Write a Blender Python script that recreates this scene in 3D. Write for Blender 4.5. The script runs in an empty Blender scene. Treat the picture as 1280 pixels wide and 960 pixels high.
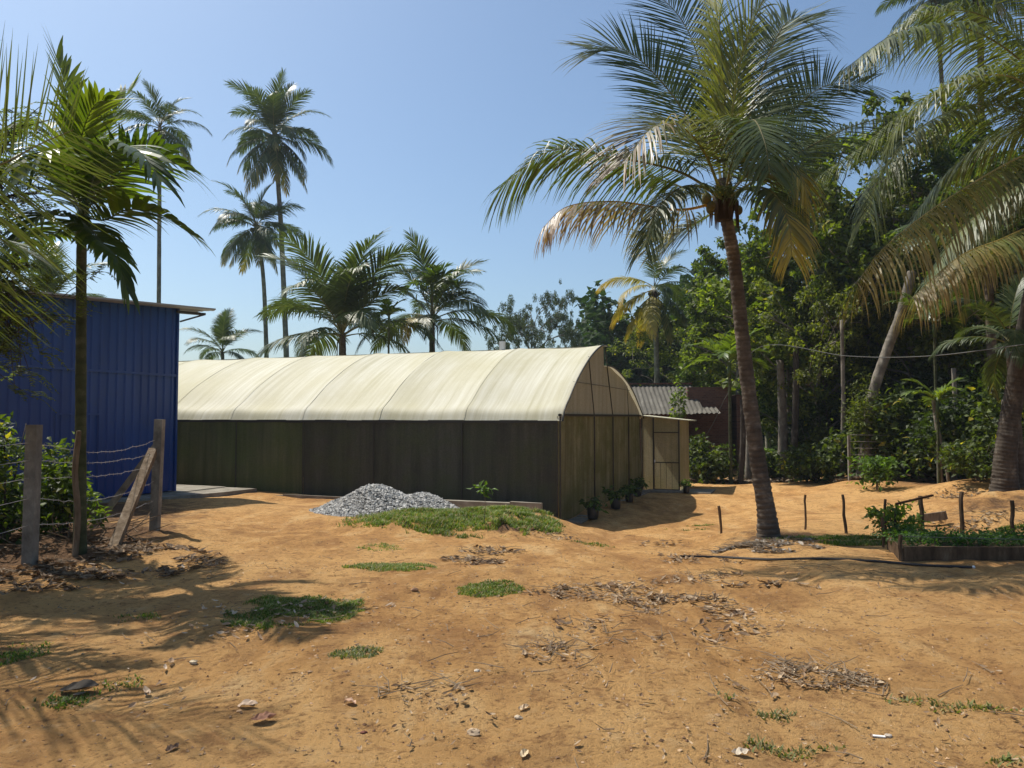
import bpy, math, random
import numpy as np
from mathutils import Vector
R = math.radians
rng = np.random.default_rng(7)
random.seed(7)
scene = bpy.context.scene
col = scene.collection

# ------------------------------------------------------------------ camera
EYE = 2.6; F = 950.0; PITCH = R(2.47)
cam_d = bpy.data.cameras.new('camera'); cam = bpy.data.objects.new('camera', cam_d); col.objects.link(cam)
cam.location = (0, 0, EYE); cam.rotation_euler = (math.pi/2 + PITCH, 0, 0)
cam_d.sensor_width = 36; cam_d.lens = F/1280*36; cam_d.clip_end = 3000; cam_d.clip_start = 0.05
scene.camera = cam
# ------------------------------------------------------------------ world and sun
SUN_EL = 58.0; SX, SY = -0.8, 0.6          # horizontal direction towards the sun
w = bpy.data.worlds.new("World"); scene.world = w; w.use_nodes = True
nt = w.node_tree; bg = nt.nodes['Background']
sky = nt.nodes.new('ShaderNodeTexSky'); sky.sky_type = 'NISHITA'; sky.sun_disc = False
sky.sun_elevation = R(SUN_EL); sky.sun_rotation = math.atan2(SX, SY)
sky.air_density = 1.0; sky.dust_density = 2.0; sky.ozone_density = 1.0; sky.altitude = 0
tm = nt.nodes.new('ShaderNodeMix'); tm.data_type = 'RGBA'; tm.blend_type = 'MULTIPLY'; tm.inputs[0].default_value = 1
tm.inputs[7].default_value = (.84, .98, 1.06, 1); nt.links.new(sky.outputs[0], tm.inputs[6]); nt.links.new(tm.outputs[2], bg.inputs[0]); bg.inputs[1].default_value = 0.108
sd = bpy.data.lights.new('sun', 'SUN'); sd.energy = 5.0; sd.angle = R(0.55); sd.color = (1, .94, .84)
so = bpy.data.objects.new('sun', sd); col.objects.link(so)
ce = math.cos(R(SUN_EL))
so.rotation_euler = Vector((SX*ce, SY*ce, math.sin(R(SUN_EL)))).to_track_quat('Z', 'Y').to_euler()
so.location = (-20, 20, 40)
vs = scene.view_settings
vs.view_transform = 'Standard'; vs.look = 'None'; vs.exposure = 0.28; vs.gamma = 1; vs.use_curve_mapping = False
scene.cycles.max_bounces = 6; scene.cycles.transparent_max_bounces = 8

# ------------------------------------------------------------------ helpers
def P(px, py, Y):
    dx = (px-640)/F; dz = -(py-480)/F
    y = math.cos(PITCH) - math.sin(PITCH)*dz; z = math.sin(PITCH) + math.cos(PITCH)*dz
    s = Y/y
    return np.array([dx*s, Y, EYE + z*s])

def hash2(ix, iy, seed):
    n = (ix.astype(np.int64)*374761393 + iy.astype(np.int64)*668265263 + seed*1442695041) & 0xffffffff
    n = ((n ^ (n >> 13))*1274126177) & 0xffffffff
    n = n ^ (n >> 16)
    return (n & 0xffff)/65535.0
def vnoise(x, y, seed=0):
    x = np.asarray(x, float); y = np.asarray(y, float)
    ix = np.floor(x); iy = np.floor(y); fx = x-ix; fy = y-iy
    fx = fx*fx*(3-2*fx); fy = fy*fy*(3-2*fy)
    a = hash2(ix, iy, seed); b = hash2(ix+1, iy, seed); c = hash2(ix, iy+1, seed); d = hash2(ix+1, iy+1, seed)
    return (a*(1-fx)+b*fx)*(1-fy) + (c*(1-fx)+d*fx)*fy
def fbm(x, y, seed=0, o=4):
    s = 0; a = .5; f = 1.0
    for i in range(o):
        s = s + a*(vnoise(x*f+i*17.3, y*f-i*9.1, seed+i)-.5); a *= .5; f *= 2.03
    return s

# terrain control points: x, y, z
CP = np.array([
 (0,0,1.0),(-3,2,1.0),(3,2,1.02),(0,5,.98),(-4,5,.95),(4,5,1.0),(8,5,1.0),(-9,5,.95),
 (0,8,.86),(3,8,.82),(6.5,8,.84),(-3,8,.86),(0,11,.68),(2.5,11,.55),(-3,11,.72),
 (4.53,13.25,.62),(6,12,.62),(8,10.5,.66),(5.3,10.3,.64),(7,14,.55),(2.6,13,.38),(1.6,14.2,.40),
 (-5.6,9,.86),(-5.9,12.3,.82),(-7.5,10,.86),(-9,13,.8),(-8.3,16,.66),(-6,16,.58),(-7,18.5,.58),(-8,21,.5),
 (-3,14,.56),(-3.2,17.3,.44),(-5.5,19.5,.42),(-1.5,15.5,.56),(-0.2,16.2,.60),(0.4,15.6,.58),(0,14.2,.56),
 (1.6,16.6,.05),(1.1,18.4,0),(2.5,17,0),(3.4,15.3,.14),(4,18,.03),(5,21,0),(6,26,0),(7.5,25,0),(5,29,0),(9,30,0),(8,20,.12),(8.5,17,.3),
 (11,18,.62),(10,15.2,1.08),(12,15,1.2),(9.2,13.6,.85),(9,21,.30),(9.8,20,.44),(13,20,.95),(12,25,.5),(14,28,.5),(10,27,.2),(18,22,1.3),(14,12,.95),(12,8,.9),
 (6,34,.0),(12,34,.3),(20,36,.9),(0,35,0),(-10,32,0),(-20,25,.3),(-20,10,.6),(-14,20,.4),
 (0,60,0),(30,60,1.5),(-30,60,0),(40,20,1.5),(-40,20,.3),(0,-20,1),(30,-20,1),(-30,-20,1),(0,150,0),(100,100,1),(-100,100,0)], float)
def hbase(x, y):
    x = np.asarray(x, float); y = np.asarray(y, float)
    num = np.zeros_like(x); den = np.zeros_like(x)
    for cx, cy, cz in CP:
        d2 = (x-cx)**2 + (y-cy)**2 + .35
        wt = 1/(d2**1.9)
        num += wt*cz; den += wt
    return num/den
def hmid(x, y):
    z = hbase(x, y)
    z = z + .06*fbm(x*.45, y*.45, 11, 4)
    # eroded bank at the end of the grass mound
    return z
def height(x, y):
    x = np.asarray(x, float); y = np.asarray(y, float)
    near = np.clip(1-(np.abs(y)-9)/24, .15, 1)
    z = hmid(x, y) + near*(.075*fbm(x*2.3, y*2.3, 3, 3) + .045*fbm(x*8, y*8, 5, 3))
    # wheel ruts running away from the viewer
    rut = fbm(x*1.3+2, y*.35, 21, 3)
    for off in (1.15, 2.75):
        z = z - near*.05*np.exp(-((x-off-.09*(y-4)-.25*np.sin(y*.35))/.17)**2)*(.5+vnoise(x*.5,y*1.4,61))
    z = z + near*.05*np.clip(rut, -.2, .2)
    # litter bank under the fence
    g = np.exp(-(((x+6.1)/1.3)**2 + ((y-10)/2.4)**2))
    z = z + g*(.12+.25*fbm(x*3, y*3, 31, 3))
    mg = np.exp(-((x+1.0)/1.9)**4 - ((y-14.6)/1.5)**4)
    z = z + mg*(.16+.25*fbm(x*1.6, y*1.6, 37, 4))
    g2 = np.exp(-(((x-9.6)/1.8)**2 + ((y-15.2)/1.5)**2))
    z = z + g2*.3*fbm(x*3, y*3, 33, 4)
    g3 = np.exp(-(((x+.05)/.45)**2 + ((y-13.6)/.5)**2))
    z = z + g3*.45*fbm(x*6, y*6, 35, 3)
    return z
def H(x, y): return float(height(np.array([x]), np.array([y]))[0])
def G(px, py):
    """point of the terrain seen at a picture position"""
    Y = 12.0
    lo, hi = 2.0, 60.0
    for _ in range(40):
        m = (lo+hi)/2; p = P(px, py, m)
        if p[2] > H(p[0], p[1]): lo = m
        else: hi = m
    p = P(px, py, lo); p[2] = H(p[0], p[1]); return p

class MB:
    def __init__(s): s.V=[]; s.L=[]; s.N=[]; s.C=[]; s.n=0
    def add(s, V, Fc, C=(1,1,1)):
        V = np.asarray(V, float).reshape(-1,3); Fc = np.asarray(Fc, int)
        C = np.asarray(C, float)
        if C.ndim == 1: C = np.tile(C[:3], (len(V),1))
        s.V.append(V); s.L.append((Fc+s.n).ravel()); s.N.append(np.full(len(Fc), Fc.shape[1])); s.C.append(C); s.n += len(V)
        return s
    def build(s, name, mat, parent=None, smooth=False, loc=None):
        me = bpy.data.meshes.new(name)
        V = np.concatenate(s.V); L = np.concatenate(s.L); N = np.concatenate(s.N); C = np.concatenate(s.C)
        me.vertices.add(len(V)); me.vertices.foreach_set('co', V.ravel())
        me.loops.add(len(L)); me.loops.foreach_set('vertex_index', L)
        me.polygons.add(len(N)); st = np.concatenate([[0], np.cumsum(N)[:-1]])
        me.polygons.foreach_set('loop_start', st); me.polygons.foreach_set('loop_total', N)
        me.polygons.foreach_set('use_smooth', np.full(len(N), smooth))
        a = me.color_attributes.new('Col', 'FLOAT_COLOR', 'POINT')
        a.data.foreach_set('color', np.concatenate([C, np.ones((len(C),1))], 1).ravel())
        me.update(calc_edges=True); me.validate()
        if mat: me.materials.append(mat)
        o = bpy.data.objects.new(name, me); col.objects.link(o)
        if parent: o.parent = parent
        if loc is not None: o.location = loc
        return o
    def box(s, a, b, C=(1,1,1), M=None, jitter=0):
        x0,y0,z0 = a; x1,y1,z1 = b
        V = np.array([(x0,y0,z0),(x1,y0,z0),(x1,y1,z0),(x0,y1,z0),(x0,y0,z1),(x1,y0,z1),(x1,y1,z1),(x0,y1,z1)], float)
        if jitter: V += rng.normal(0, jitter, V.shape)
        if M is not None: V = M(V)
        return s.add(V, [(0,3,2,1),(4,5,6,7),(0,1,5,4),(1,2,6,5),(2,3,7,6),(3,0,4,7)], C)
    def beam(s, a, b, w_, h_=None, C=(1,1,1), up=(0,0,1)):
        a = np.array(a, float); b = np.array(b, float); h_ = h_ or w_
        t = b-a; t /= np.linalg.norm(t); u = np.array(up, float)
        if abs(t@u) > .95: u = np.array([0,1.,0])
        sd_ = np.cross(t, u); sd_ /= np.linalg.norm(sd_); n = np.cross(sd_, t)
        V = []
        for q in (a, b):
            for i, j in ((-1,-1),(1,-1),(1,1),(-1,1)): V.append(q + sd_*i*w_/2 + n*j*h_/2)
        return s.add(V, [(0,1,2,3),(7,6,5,4),(0,4,5,1),(1,5,6,2),(2,6,7,3),(3,7,4,0)], C)
    def tube(s, pts, rad, sides=8, C=(1,1,1), cap=True, lump=0, seed=0):
        pts = np.asarray(pts, float); n = len(pts)
        rad = np.broadcast_to(np.asarray(rad, float), (n,))
        T = np.gradient(pts, axis=0); T /= np.linalg.norm(T, axis=1)[:,None]+1e-12
        u = np.array([1.,0,0]) if abs(T[0][0]) < .8 else np.array([0,1.,0])
        V = np.zeros((n, sides, 3)); ang = np.arange(sides)*2*math.pi/sides
        for i in range(n):
            u = u - T[i]*(u@T[i]); u /= np.linalg.norm(u); v = np.cross(T[i], u)
            r = rad[i]
            if lump: r = r*(1+lump*(vnoise(np.cos(ang)*2+5+seed, np.sin(ang)*2+i*.35, seed)-.5)*2)[:,None]
            V[i] = pts[i] + r*(np.cos(ang)[:,None]*u + np.sin(ang)[:,None]*v)
        idx = np.arange(n*sides).reshape(n, sides)
        a = idx[:-1]; b = idx[1:]
        Fc = np.stack([a, np.roll(a,-1,1), np.roll(b,-1,1), b], -1).reshape(-1,4)
        Cc = np.asarray(C, float)
        if Cc.ndim == 2: Cc = np.repeat(Cc, sides, 0)
        s.add(V.reshape(-1,3), Fc, Cc)
        if cap:
            k = s.n - n*sides
            for ring in (idx[0][::-1], idx[-1]):
                s.L.append(ring+k); s.N.append(np.array([sides]))
        return s

def spline(pts, n):
    pts = np.asarray(pts, float); m = len(pts)
    if m == 2: return pts[0] + np.linspace(0,1,n)[:,None]*(pts[1]-pts[0])
    pp = np.concatenate([[2*pts[0]-pts[1]], pts, [2*pts[-1]-pts[-2]]])
    out = []
    for q in np.linspace(0, m-1-1e-6, n):
        i = int(q); t = q-i; a,b,c,d = pp[i], pp[i+1], pp[i+2], pp[i+3]
        out.append(.5*((2*b)+(-a+c)*t+(2*a-5*b+4*c-d)*t*t+(-a+3*b-3*c+d)*t**3))
    return np.array(out)
def nz(v): return v/(np.linalg.norm(v, axis=-1, keepdims=True)+1e-12)

def tag(o, label=None, cat=None, group=None, kind=None):
    if label: o['label'] = label
    if cat: o['category'] = cat
    if group: o['group'] = group
    if kind: o['kind'] = kind
    return o
def empty(name, loc=(0,0,0), rz=0):
    o = bpy.data.objects.new(name, None); o.location = loc; o.rotation_euler = (0,0,rz); o.empty_display_size = .3
    col.objects.link(o); return o
def thing(name, label, cat, loc=(0,0,0), rz=0, group=None): return tag(empty(name, loc, rz), label, cat, group)
def child(name, mesh, parent, loc=(0,0,0), rz=0, sc=1):
    o = bpy.data.objects.new(name, mesh); col.objects.link(o); o.parent = parent
    o.location = loc; o.rotation_euler = (0,0,rz); o.scale = (sc,sc,sc) if np.isscalar(sc) else sc
    return o

# ------------------------------------------------------------------ materials
def mat(name, color=(.5,.5,.5), rough=.8, spec=.3, metal=0):
    m = bpy.data.materials.new(name); m.use_nodes = True
    b = m.node_tree.nodes['Principled BSDF']
    b.inputs['Base Color'].default_value = (*color, 1); b.inputs['Roughness'].default_value = rough
    b.inputs['Specular IOR Level'].default_value = spec; b.inputs['Metallic'].default_value = metal
    return m
class N:
    def __init__(s, m): s.t = m.node_tree; s.b = s.t.nodes['Principled BSDF']; s.out = s.t.nodes['Material Output']
    def new(s, typ, **k):
        n = s.t.nodes.new(typ)
        for a, v in k.items(): setattr(n, a, v)
        return n
    def link(s, a, b): s.t.links.new(a, b)
    def coords(s, scale=(1,1,1), kind='Object', rot=(0,0,0)):
        tc = s.new('ShaderNodeTexCoord'); mp = s.new('ShaderNodeMapping'); mp.inputs['Scale'].default_value = scale
        mp.inputs['Rotation'].default_value = rot
        s.link(tc.outputs[kind], mp.inputs[0]); return mp.outputs[0]
    def noise(s, vec, scale, detail=6, rough=.6, dist=0):
        n = s.new('ShaderNodeTexNoise'); n.inputs['Scale'].default_value = scale; n.inputs['Detail'].default_value = detail
        n.inputs['Roughness'].default_value = rough; n.inputs['Distortion'].default_value = dist
        s.link(vec, n.inputs['Vector']); return n.outputs[0]
    def ramp(s, fac, stops):
        r = s.new('ShaderNodeValToRGB'); e = r.color_ramp.elements
        while len(e) < len(stops): e.new(.5)
        for i, (p, c) in enumerate(stops):
            e[i].position = p; e[i].color = (*c, 1) if not np.isscalar(c) else (c,c,c,1)
        s.link(fac, r.inputs[0]); return r.outputs[0]
    def mix(s, fac, a, b, mode='MIX'):
        n = s.new('ShaderNodeMix', data_type='RGBA', blend_type=mode)
        for i_, sock, v in ((0, n.inputs[0], fac), (6, n.inputs[6], a), (7, n.inputs[7], b)):
            if isinstance(v, bpy.types.NodeSocket): s.link(v, sock)
            elif np.isscalar(v): sock.default_value = v if i_ == 0 else (v,v,v,1)
            else: sock.default_value = (*v, 1)
        return n.outputs[2]
    def col(s, v): s.link(v, s.b.inputs['Base Color']) if isinstance(v, bpy.types.NodeSocket) else None
    def bump(s, h, strength=.5, dist=.02):
        n = s.new('ShaderNodeBump'); n.inputs['Strength'].default_value = strength; n.inputs['Distance'].default_value = dist
        s.link(h, n.inputs['Height']); s.link(n.outputs[0], s.b.inputs['Normal'])
    def attr(s, name='Col'):
        a = s.new('ShaderNodeAttribute', attribute_name=name); return a.outputs['Color']
    def translucent(s, color, fac):
        tr = s.new('ShaderNodeBsdfTranslucent')
        if isinstance(color, bpy.types.NodeSocket): s.link(color, tr.inputs[0])
        else: tr.inputs[0].default_value = (*color, 1)
        mx = s.new('ShaderNodeMixShader'); mx.inputs[0].default_value = fac
        s.link(s.b.outputs[0], mx.inputs[1]); s.link(tr.outputs[0], mx.inputs[2]); s.link(mx.outputs[0], s.out.inputs[0])

def leaf_mat(name, rough=.45, spec=.5, tr=.35, trcol=(1.5,1.6,.6), vary=.25):
    m = mat(name, rough=rough, spec=spec); n = N(m)
    c = n.attr()
    ns = n.noise(n.coords(kind='Object'), 1.3, 3)
    v = n.ramp(ns, [(.3, 1-vary), (.7, 1+vary)])
    c = n.mix(1, c, v, 'MULTIPLY'); n.col(c)
    t = n.mix(1, c, trcol, 'MULTIPLY'); n.translucent(t, tr)
    return m
M = {}
M['coco'] = leaf_mat('coconut_leaf', rough=.46, spec=.42, tr=.28, trcol=(1.7,1.7,.6))
M['areca'] = leaf_mat('areca_leaf', rough=.38, spec=.45, tr=.34, trcol=(1.8,1.75,.4))
M['leaf'] = leaf_mat('broad_leaf', rough=.55, spec=.3, tr=.42, trcol=(1.9,2.0,.45))
M['farleaf'] = leaf_mat('far_leaf', rough=.7, spec=.2, tr=.3, trcol=(1.4,1.6,.6))
M['grass'] = leaf_mat('grass_blade', rough=.6, spec=.3, tr=.3, trcol=(1.5,1.7,.5))
M['dry'] = leaf_mat('dry_leaf', rough=.75, spec=.25, tr=.12, trcol=(1.2,1,.8), vary=.15)

def bark(name, c1, c2, c3, scale=6, stretch=(1,1,.6), bump=.6):
    m = mat(name, rough=.9, spec=.15); n = N(m); v = n.coords(stretch)
    a = n.noise(v, scale, 8, .65); b = n.noise(n.coords((1,1,1)), 1.7, 4)
    c = n.ramp(a, [(.3, c1), (.55, c2), (.72, c3)])
    c = n.mix(n.ramp(b, [(.45, 0.), (.65, .55)]), c, c1)
    c = n.mix(1, c, n.attr(), 'MULTIPLY'); n.col(c)
    n.bump(n.noise(v, scale*3, 8, .7), bump, .02)
    return m
M['palmbark'] = bark('palm_bark', (.052,.040,.031), (.112,.090,.068), (.23,.195,.155), 5, (1,1,1.6))
M['greybark'] = bark('grey_bark', (.10,.085,.065), (.21,.185,.15), (.36,.33,.28), 5)
M['darkbark'] = bark('dark_bark', (.035,.028,.022), (.085,.07,.055), (.20,.175,.14), 5)
M['arecabark'] = bark('areca_bark', (.035,.045,.018), (.075,.08,.04), (.15,.14,.09), 5, (1,1,1.2), .3)
M['wood'] = bark('weathered_wood', (.09,.06,.035), (.20,.145,.095), (.33,.27,.20), 7, (2,2,.4))
M['stakewood'] = bark('stake_wood', (.05,.03,.016), (.13,.085,.05), (.22,.16,.10), 9, (1,1,.3))
M['husk'] = bark('coconut_husk', (.07,.06,.025), (.13,.12,.045), (.18,.17,.07), 4)
M['post'] = bark('concrete_post', (.11,.10,.085), (.24,.22,.185), (.36,.34,.29), 6, (1,1,.7), .4)
M['concrete'] = bark('old_concrete', (.16,.14,.11), (.27,.245,.20), (.36,.33,.28), 3, (1,1,1), .3)
M['wire'] = mat('rusty_wire', (.42,.38,.34), .5, .5, .6)
M['cable'] = mat('cable', (.10,.10,.09), .6)
M['stonemat'] = leaf_mat('stone', rough=.85, spec=.3, tr=0.0, vary=.2)
M['soil'] = bark('dark_soil', (.05,.03,.018), (.10,.065,.035), (.18,.12,.07), 6, (1,1,1), .8)
M['hose'] = mat('black_hose', (.035,.03,.026), .5, .4)
M['bag'] = mat('black_grow_bag', (.02,.02,.02), .45, .5)
M['white'] = mat('white_plastic', (.7,.7,.68), .4, .5)

# ground
def ground_mat():
    m = mat('laterite_soil', rough=.95, spec=.1); n = N(m)
    v = n.coords((1,1,1)); vs_ = n.coords((1,.35,1))
    big = n.noise(v, .35, 4); mid = n.noise(vs_, 2.2, 6, .65); fine = n.noise(v, 22, 8, .75); grit = n.noise(v, 120, 4, .8)
    c = n.ramp(mid, [(.30,(.29,.150,.060)), (.44,(.485,.255,.090)), (.56,(.625,.345,.125)), (.72,(.73,.49,.235))])
    c = n.mix(n.ramp(big, [(.44,0.),(.58,.6)]), c, (.75,.45,.18))
    damp = n.noise(n.coords((1,.6,1)), .9, 5, .65)
    c = n.mix(n.ramp(damp, [(.36,.55),(.47,0.)]), c, (.36,.175,.068))
    med = n.noise(v, 5.5, 8, .72)
    c = n.mix(n.ramp(med, [(.36,.7),(.48,0.)]), c, (.30,.150,.060))
    c = n.mix(n.ramp(med, [(.56,0.),(.70,.45)]), c, (.72,.51,.28))
    c = n.mix(n.ramp(fine, [(.36,.62),(.47,0.)]), c, (.22,.115,.05))
    c = n.mix(n.ramp(fine, [(.60,0.),(.72,.5)]), c, (.60,.42,.24))
    vo = n.new('ShaderNodeTexVoronoi'); vo.inputs['Scale'].default_value = 42; n.link(v, vo.inputs['Vector'])
    sp = n.ramp(vo.outputs['Distance'], [(.10,1.),(.17,0.)])
    sel = n.ramp(n.noise(v, 9, 3), [(.5,0.),(.6,1.)])
    spk = n.mix(1, sp, sel, 'MULTIPLY')
    c = n.mix(spk, c, n.ramp(vo.outputs['Color'], [(.3,(.16,.085,.045)),(.62,(.5,.38,.26))]))
    vo2 = n.new('ShaderNodeTexVoronoi'); vo2.inputs['Scale'].default_value = 130; n.link(v, vo2.inputs['Vector'])
    sp2 = n.ramp(vo2.outputs['Distance'], [(.16,.55),(.28,0.)])
    c = n.mix(sp2, c, n.ramp(vo2.outputs['Color'], [(.35,(.2,.11,.055)),(.6,(.6,.42,.26))]))
    # vertex colour = a tint for damp soil, litter soil and meadow; alpha-like factor in a second attribute
    a = n.new('ShaderNodeAttribute', attribute_name='cover')
    sep = n.new('ShaderNodeSeparateColor'); n.link(a.outputs['Color'], sep.inputs[0])
    nb = n.noise(v, 3.5, 6, .7)
    def edge(sock):
        mt = n.new('ShaderNodeMath', operation='ADD'); n.link(sock, mt.inputs[0]); n.link(nb, mt.inputs[1])
        return n.ramp(mt.outputs[0], [(.72,0.),(.98,1.)])
    c = n.mix(edge(sep.outputs[0]), c, n.mix(n.ramp(fine,[(.4,0.),(.6,1.)]), (.10,.055,.028), (.24,.14,.075)))   # dark litter soil
    c = n.mix(edge(sep.outputs[1]), c, n.mix(n.ramp(fine,[(.4,0.),(.6,1.)]), (.05,.075,.018), (.16,.15,.05)))       # grassy
    c = n.mix(edge(sep.outputs[2]), c, n.mix(n.ramp(fine,[(.4,0.),(.6,1.)]), (.10,.17,.03), (.16,.26,.05)))       # meadow
    n.col(c)
    h = n.mix(.5, fine, mid); h2 = n.mix(.35, h, grit)
    h3 = n.mix(1, h2, n.mix(1, spk, (.25,.25,.25), 'MULTIPLY'), 'ADD')
    h3 = n.mix(.4, h3, med)
    n.bump(h3, 1.0, .16)
    return m
xs = np.sinh(np.linspace(-1,1,620)*6.2)/math.sinh(6.2)*700
xs = np.sign(xs)*np.abs(xs)
t_ = np.linspace(0,1,760)
ys = np.concatenate([np.linspace(-60,-2,20), np.linspace(-2,2.6,14)[1:], 2.6*np.exp(np.linspace(0,1,700)*math.log(900/2.6))[1:]])
XX, YY = np.meshgrid(xs, ys)
ZZ = height(XX.ravel(), YY.ravel())
def blob(cx, cy, rx, ry, a=0):
    x = XX.ravel()-cx; y = YY.ravel()-cy; c, s = math.cos(a), math.sin(a)
    return np.exp(-((( x*c+y*s)/rx)**2 + ((-x*s+y*c)/ry)**2)**1.5)
cov = np.zeros((len(ZZ),3))
def addc(k, b, s=1): cov[:,k] = np.maximum(cov[:,k], b*s)
addc(0, blob(-6.6,10,1.9,3.2), .75); addc(0, blob(-9,14,3,5), .6)
addc(0, blob(-.05,13.5,.45,.5), .55); addc(0, blob(4.6,12.8,1.1,.6), .5); addc(0, blob(9.4,14.6,1.6,.7), .4)
addc(0, np.clip((YY.ravel()-31.5-1.2*np.sin(XX.ravel()*.7))/3,0,1)*(XX.ravel()>3), .9)
addc(0, np.clip((XX.ravel()-10.5)/4,0,1)*np.clip((YY.ravel()-21)/3,0,1), .75)
addc(1, blob(-.9,15.6,1.9,1.0), .62)
addc(2, np.clip((YY.ravel()-36)/3,0,1), 1)
addc(2, np.clip((-XX.ravel()-12)/3,0,1)*(YY.ravel()>8), 1)
g = MB(); idx = np.arange(len(ZZ)).reshape(XX.shape)
Fc = np.stack([idx[:-1,:-1], idx[:-1,1:], idx[1:,1:], idx[1:,:-1]], -1).reshape(-1,4)
g.add(np.stack([XX.ravel(), YY.ravel(), ZZ], 1), Fc)
M['ground'] = ground_mat()
ground = g.build('ground', M['ground'], smooth=True); tag(ground, 'bare orange laterite yard with leaf litter', 'ground', kind='structure')
ca = ground.data.color_attributes.new('cover', 'FLOAT_COLOR', 'POINT')
ca.data.foreach_set('color', np.concatenate([cov, np.ones((len(cov),1))],1).ravel())

# ------------------------------------------------------------------ greenhouse
def sheet_mat():
    m = mat('milky_poly_sheet', rough=.62, spec=.2); n = N(m)
    v = n.coords((3.2,.10,.10)); v2 = n.coords((.6,.35,.35)); v3 = n.coords((1,1,1))
    st = n.noise(v, 2.4, 7, .7); bl = n.noise(v2, 1.0, 5, .6); sp = n.noise(v3, 7, 6, .8)
    c = n.ramp(st, [(.30,(.47,.44,.29)), (.46,(.60,.57,.43)), (.66,(.70,.68,.56))])
    c = n.mix(n.ramp(bl, [(.4,0.),(.65,.6)]), c, (.50,.46,.27))
    c = n.mix(n.ramp(sp, [(.56,0.),(.75,.35)]), c, (.75,.73,.63))
    n.col(c); n.translucent(c, .22); return m
def net_mat(name, dark, light, algae, tr=.25, streak=1.0):
    m = mat(name, rough=.75, spec=.2); n = N(m)
    v = n.coords((2.5,2.5,.18)); v2 = n.coords((.8,.8,1.1))
    st = n.noise(v, 1.3, 7, .65); bl = n.noise(v2, 1.1, 6, .65)
    c = n.ramp(st, [(.32,dark),(.68,light)])
    c = n.mix(n.ramp(bl, [(.42,0.),(.62,.7*streak)]), c, algae)
    fine = n.noise(n.coords((1,1,1)), 28, 3, .8)
    c = n.mix(1, c, n.ramp(fine, [(.3,.8),(.7,1.2)]), 'MULTIPLY')
    n.col(c); n.translucent(c, tr)
    wv = n.new('ShaderNodeTexWave'); wv.inputs['Scale'].default_value=.9; wv.inputs['Distortion'].default_value=4; n.link(n.coords((1,1,.1)), wv.inputs[0])
    n.bump(wv.outputs[1], .25, .05)
    return m
M['sheet'] = sheet_mat()
M['darknet'] = net_mat('black_shade_net', (.036,.036,.027), (.080,.077,.058), (.062,.072,.034), .05)
M['greennet'] = net_mat('green_shade_net', (.060,.070,.030), (.135,.142,.070), (.085,.110,.036), .1)
M['endnet'] = net_mat('beige_insect_net', (.13,.12,.06), (.31,.29,.17), (.12,.125,.04), .4)
M['gablenet'] = net_mat('gable_sheet', (.34,.315,.24), (.50,.47,.38), (.37,.35,.25), .45, .5)
M['vestnet'] = net_mat('porch_net', (.22,.20,.12), (.42,.38,.25), (.26,.25,.12), .45)
M['galv'] = mat('galvanised_pipe', (.045,.042,.035), .5, .5, .4)
TH = math.atan2(-.370, .929)
M['strap'] = mat('faded_strap', (.62,.59,.45), .8)
gh = thing('greenhouse', 'long arched greenhouse with milky plastic roof and dark netting sides', 'greenhouse', (1.10,18.4,0), TH)
LEN = 24.0; WID = 9.35
arcL = spline([(0,2.50),(.18,2.80),(.52,3.04),(1.26,3.57),(2.28,4.13),(3.07,4.46),(3.7,4.64),(4.22,4.70),(4.38,4.685)], 36)
arcR = spline([(4.28,4.10),(5.0,4.10),(5.84,3.98),(6.92,3.72),(7.8,3.40),(8.5,3.05),(9.1,2.72),(9.4,2.52)], 26)
def roof_sheet(arc, over=.12):
    nx = 260; X = np.linspace(-LEN, over, nx)
    n = len(arc); b = MB()
    V = np.zeros((nx, n, 3)); V[:,:,0] = X[:,None]; V[:,:,1] = arc[:,0][None]; V[:,:,2] = arc[:,1][None]
    ph = (X/2.5) % 1.0
    sag = -.08*np.sin(np.pi*ph)**.8
    u = np.sin(np.linspace(0,1,n)*math.pi)
    V[:,:,2] += sag[:,None]*(.25+.9*u[None]) + .03*fbm(X[:,None]*1.2+0*V[:,:,1], V[:,:,1]*.9, 41, 3)
    V[:,:,1] -= sag[:,None]*.4*(1-np.linspace(0,1,n))[None]
    ii = np.arange(nx*n).reshape(nx,n)
    b.add(V.reshape(-1,3), np.stack([ii[:-1,:-1], ii[1:,:-1], ii[1:,1:], ii[:-1,1:]],-1).reshape(-1,4)); return b
o = roof_sheet(arcL).build('roof_sheet', M['sheet'], gh, True); o['label'] = 'tall cream plastic roof sheet facing the gravel'
o = roof_sheet(arcR).build('roof_sheet', M['sheet'], gh, True); o['label'] = 'lower rear roof sheet'
b = MB()
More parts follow.
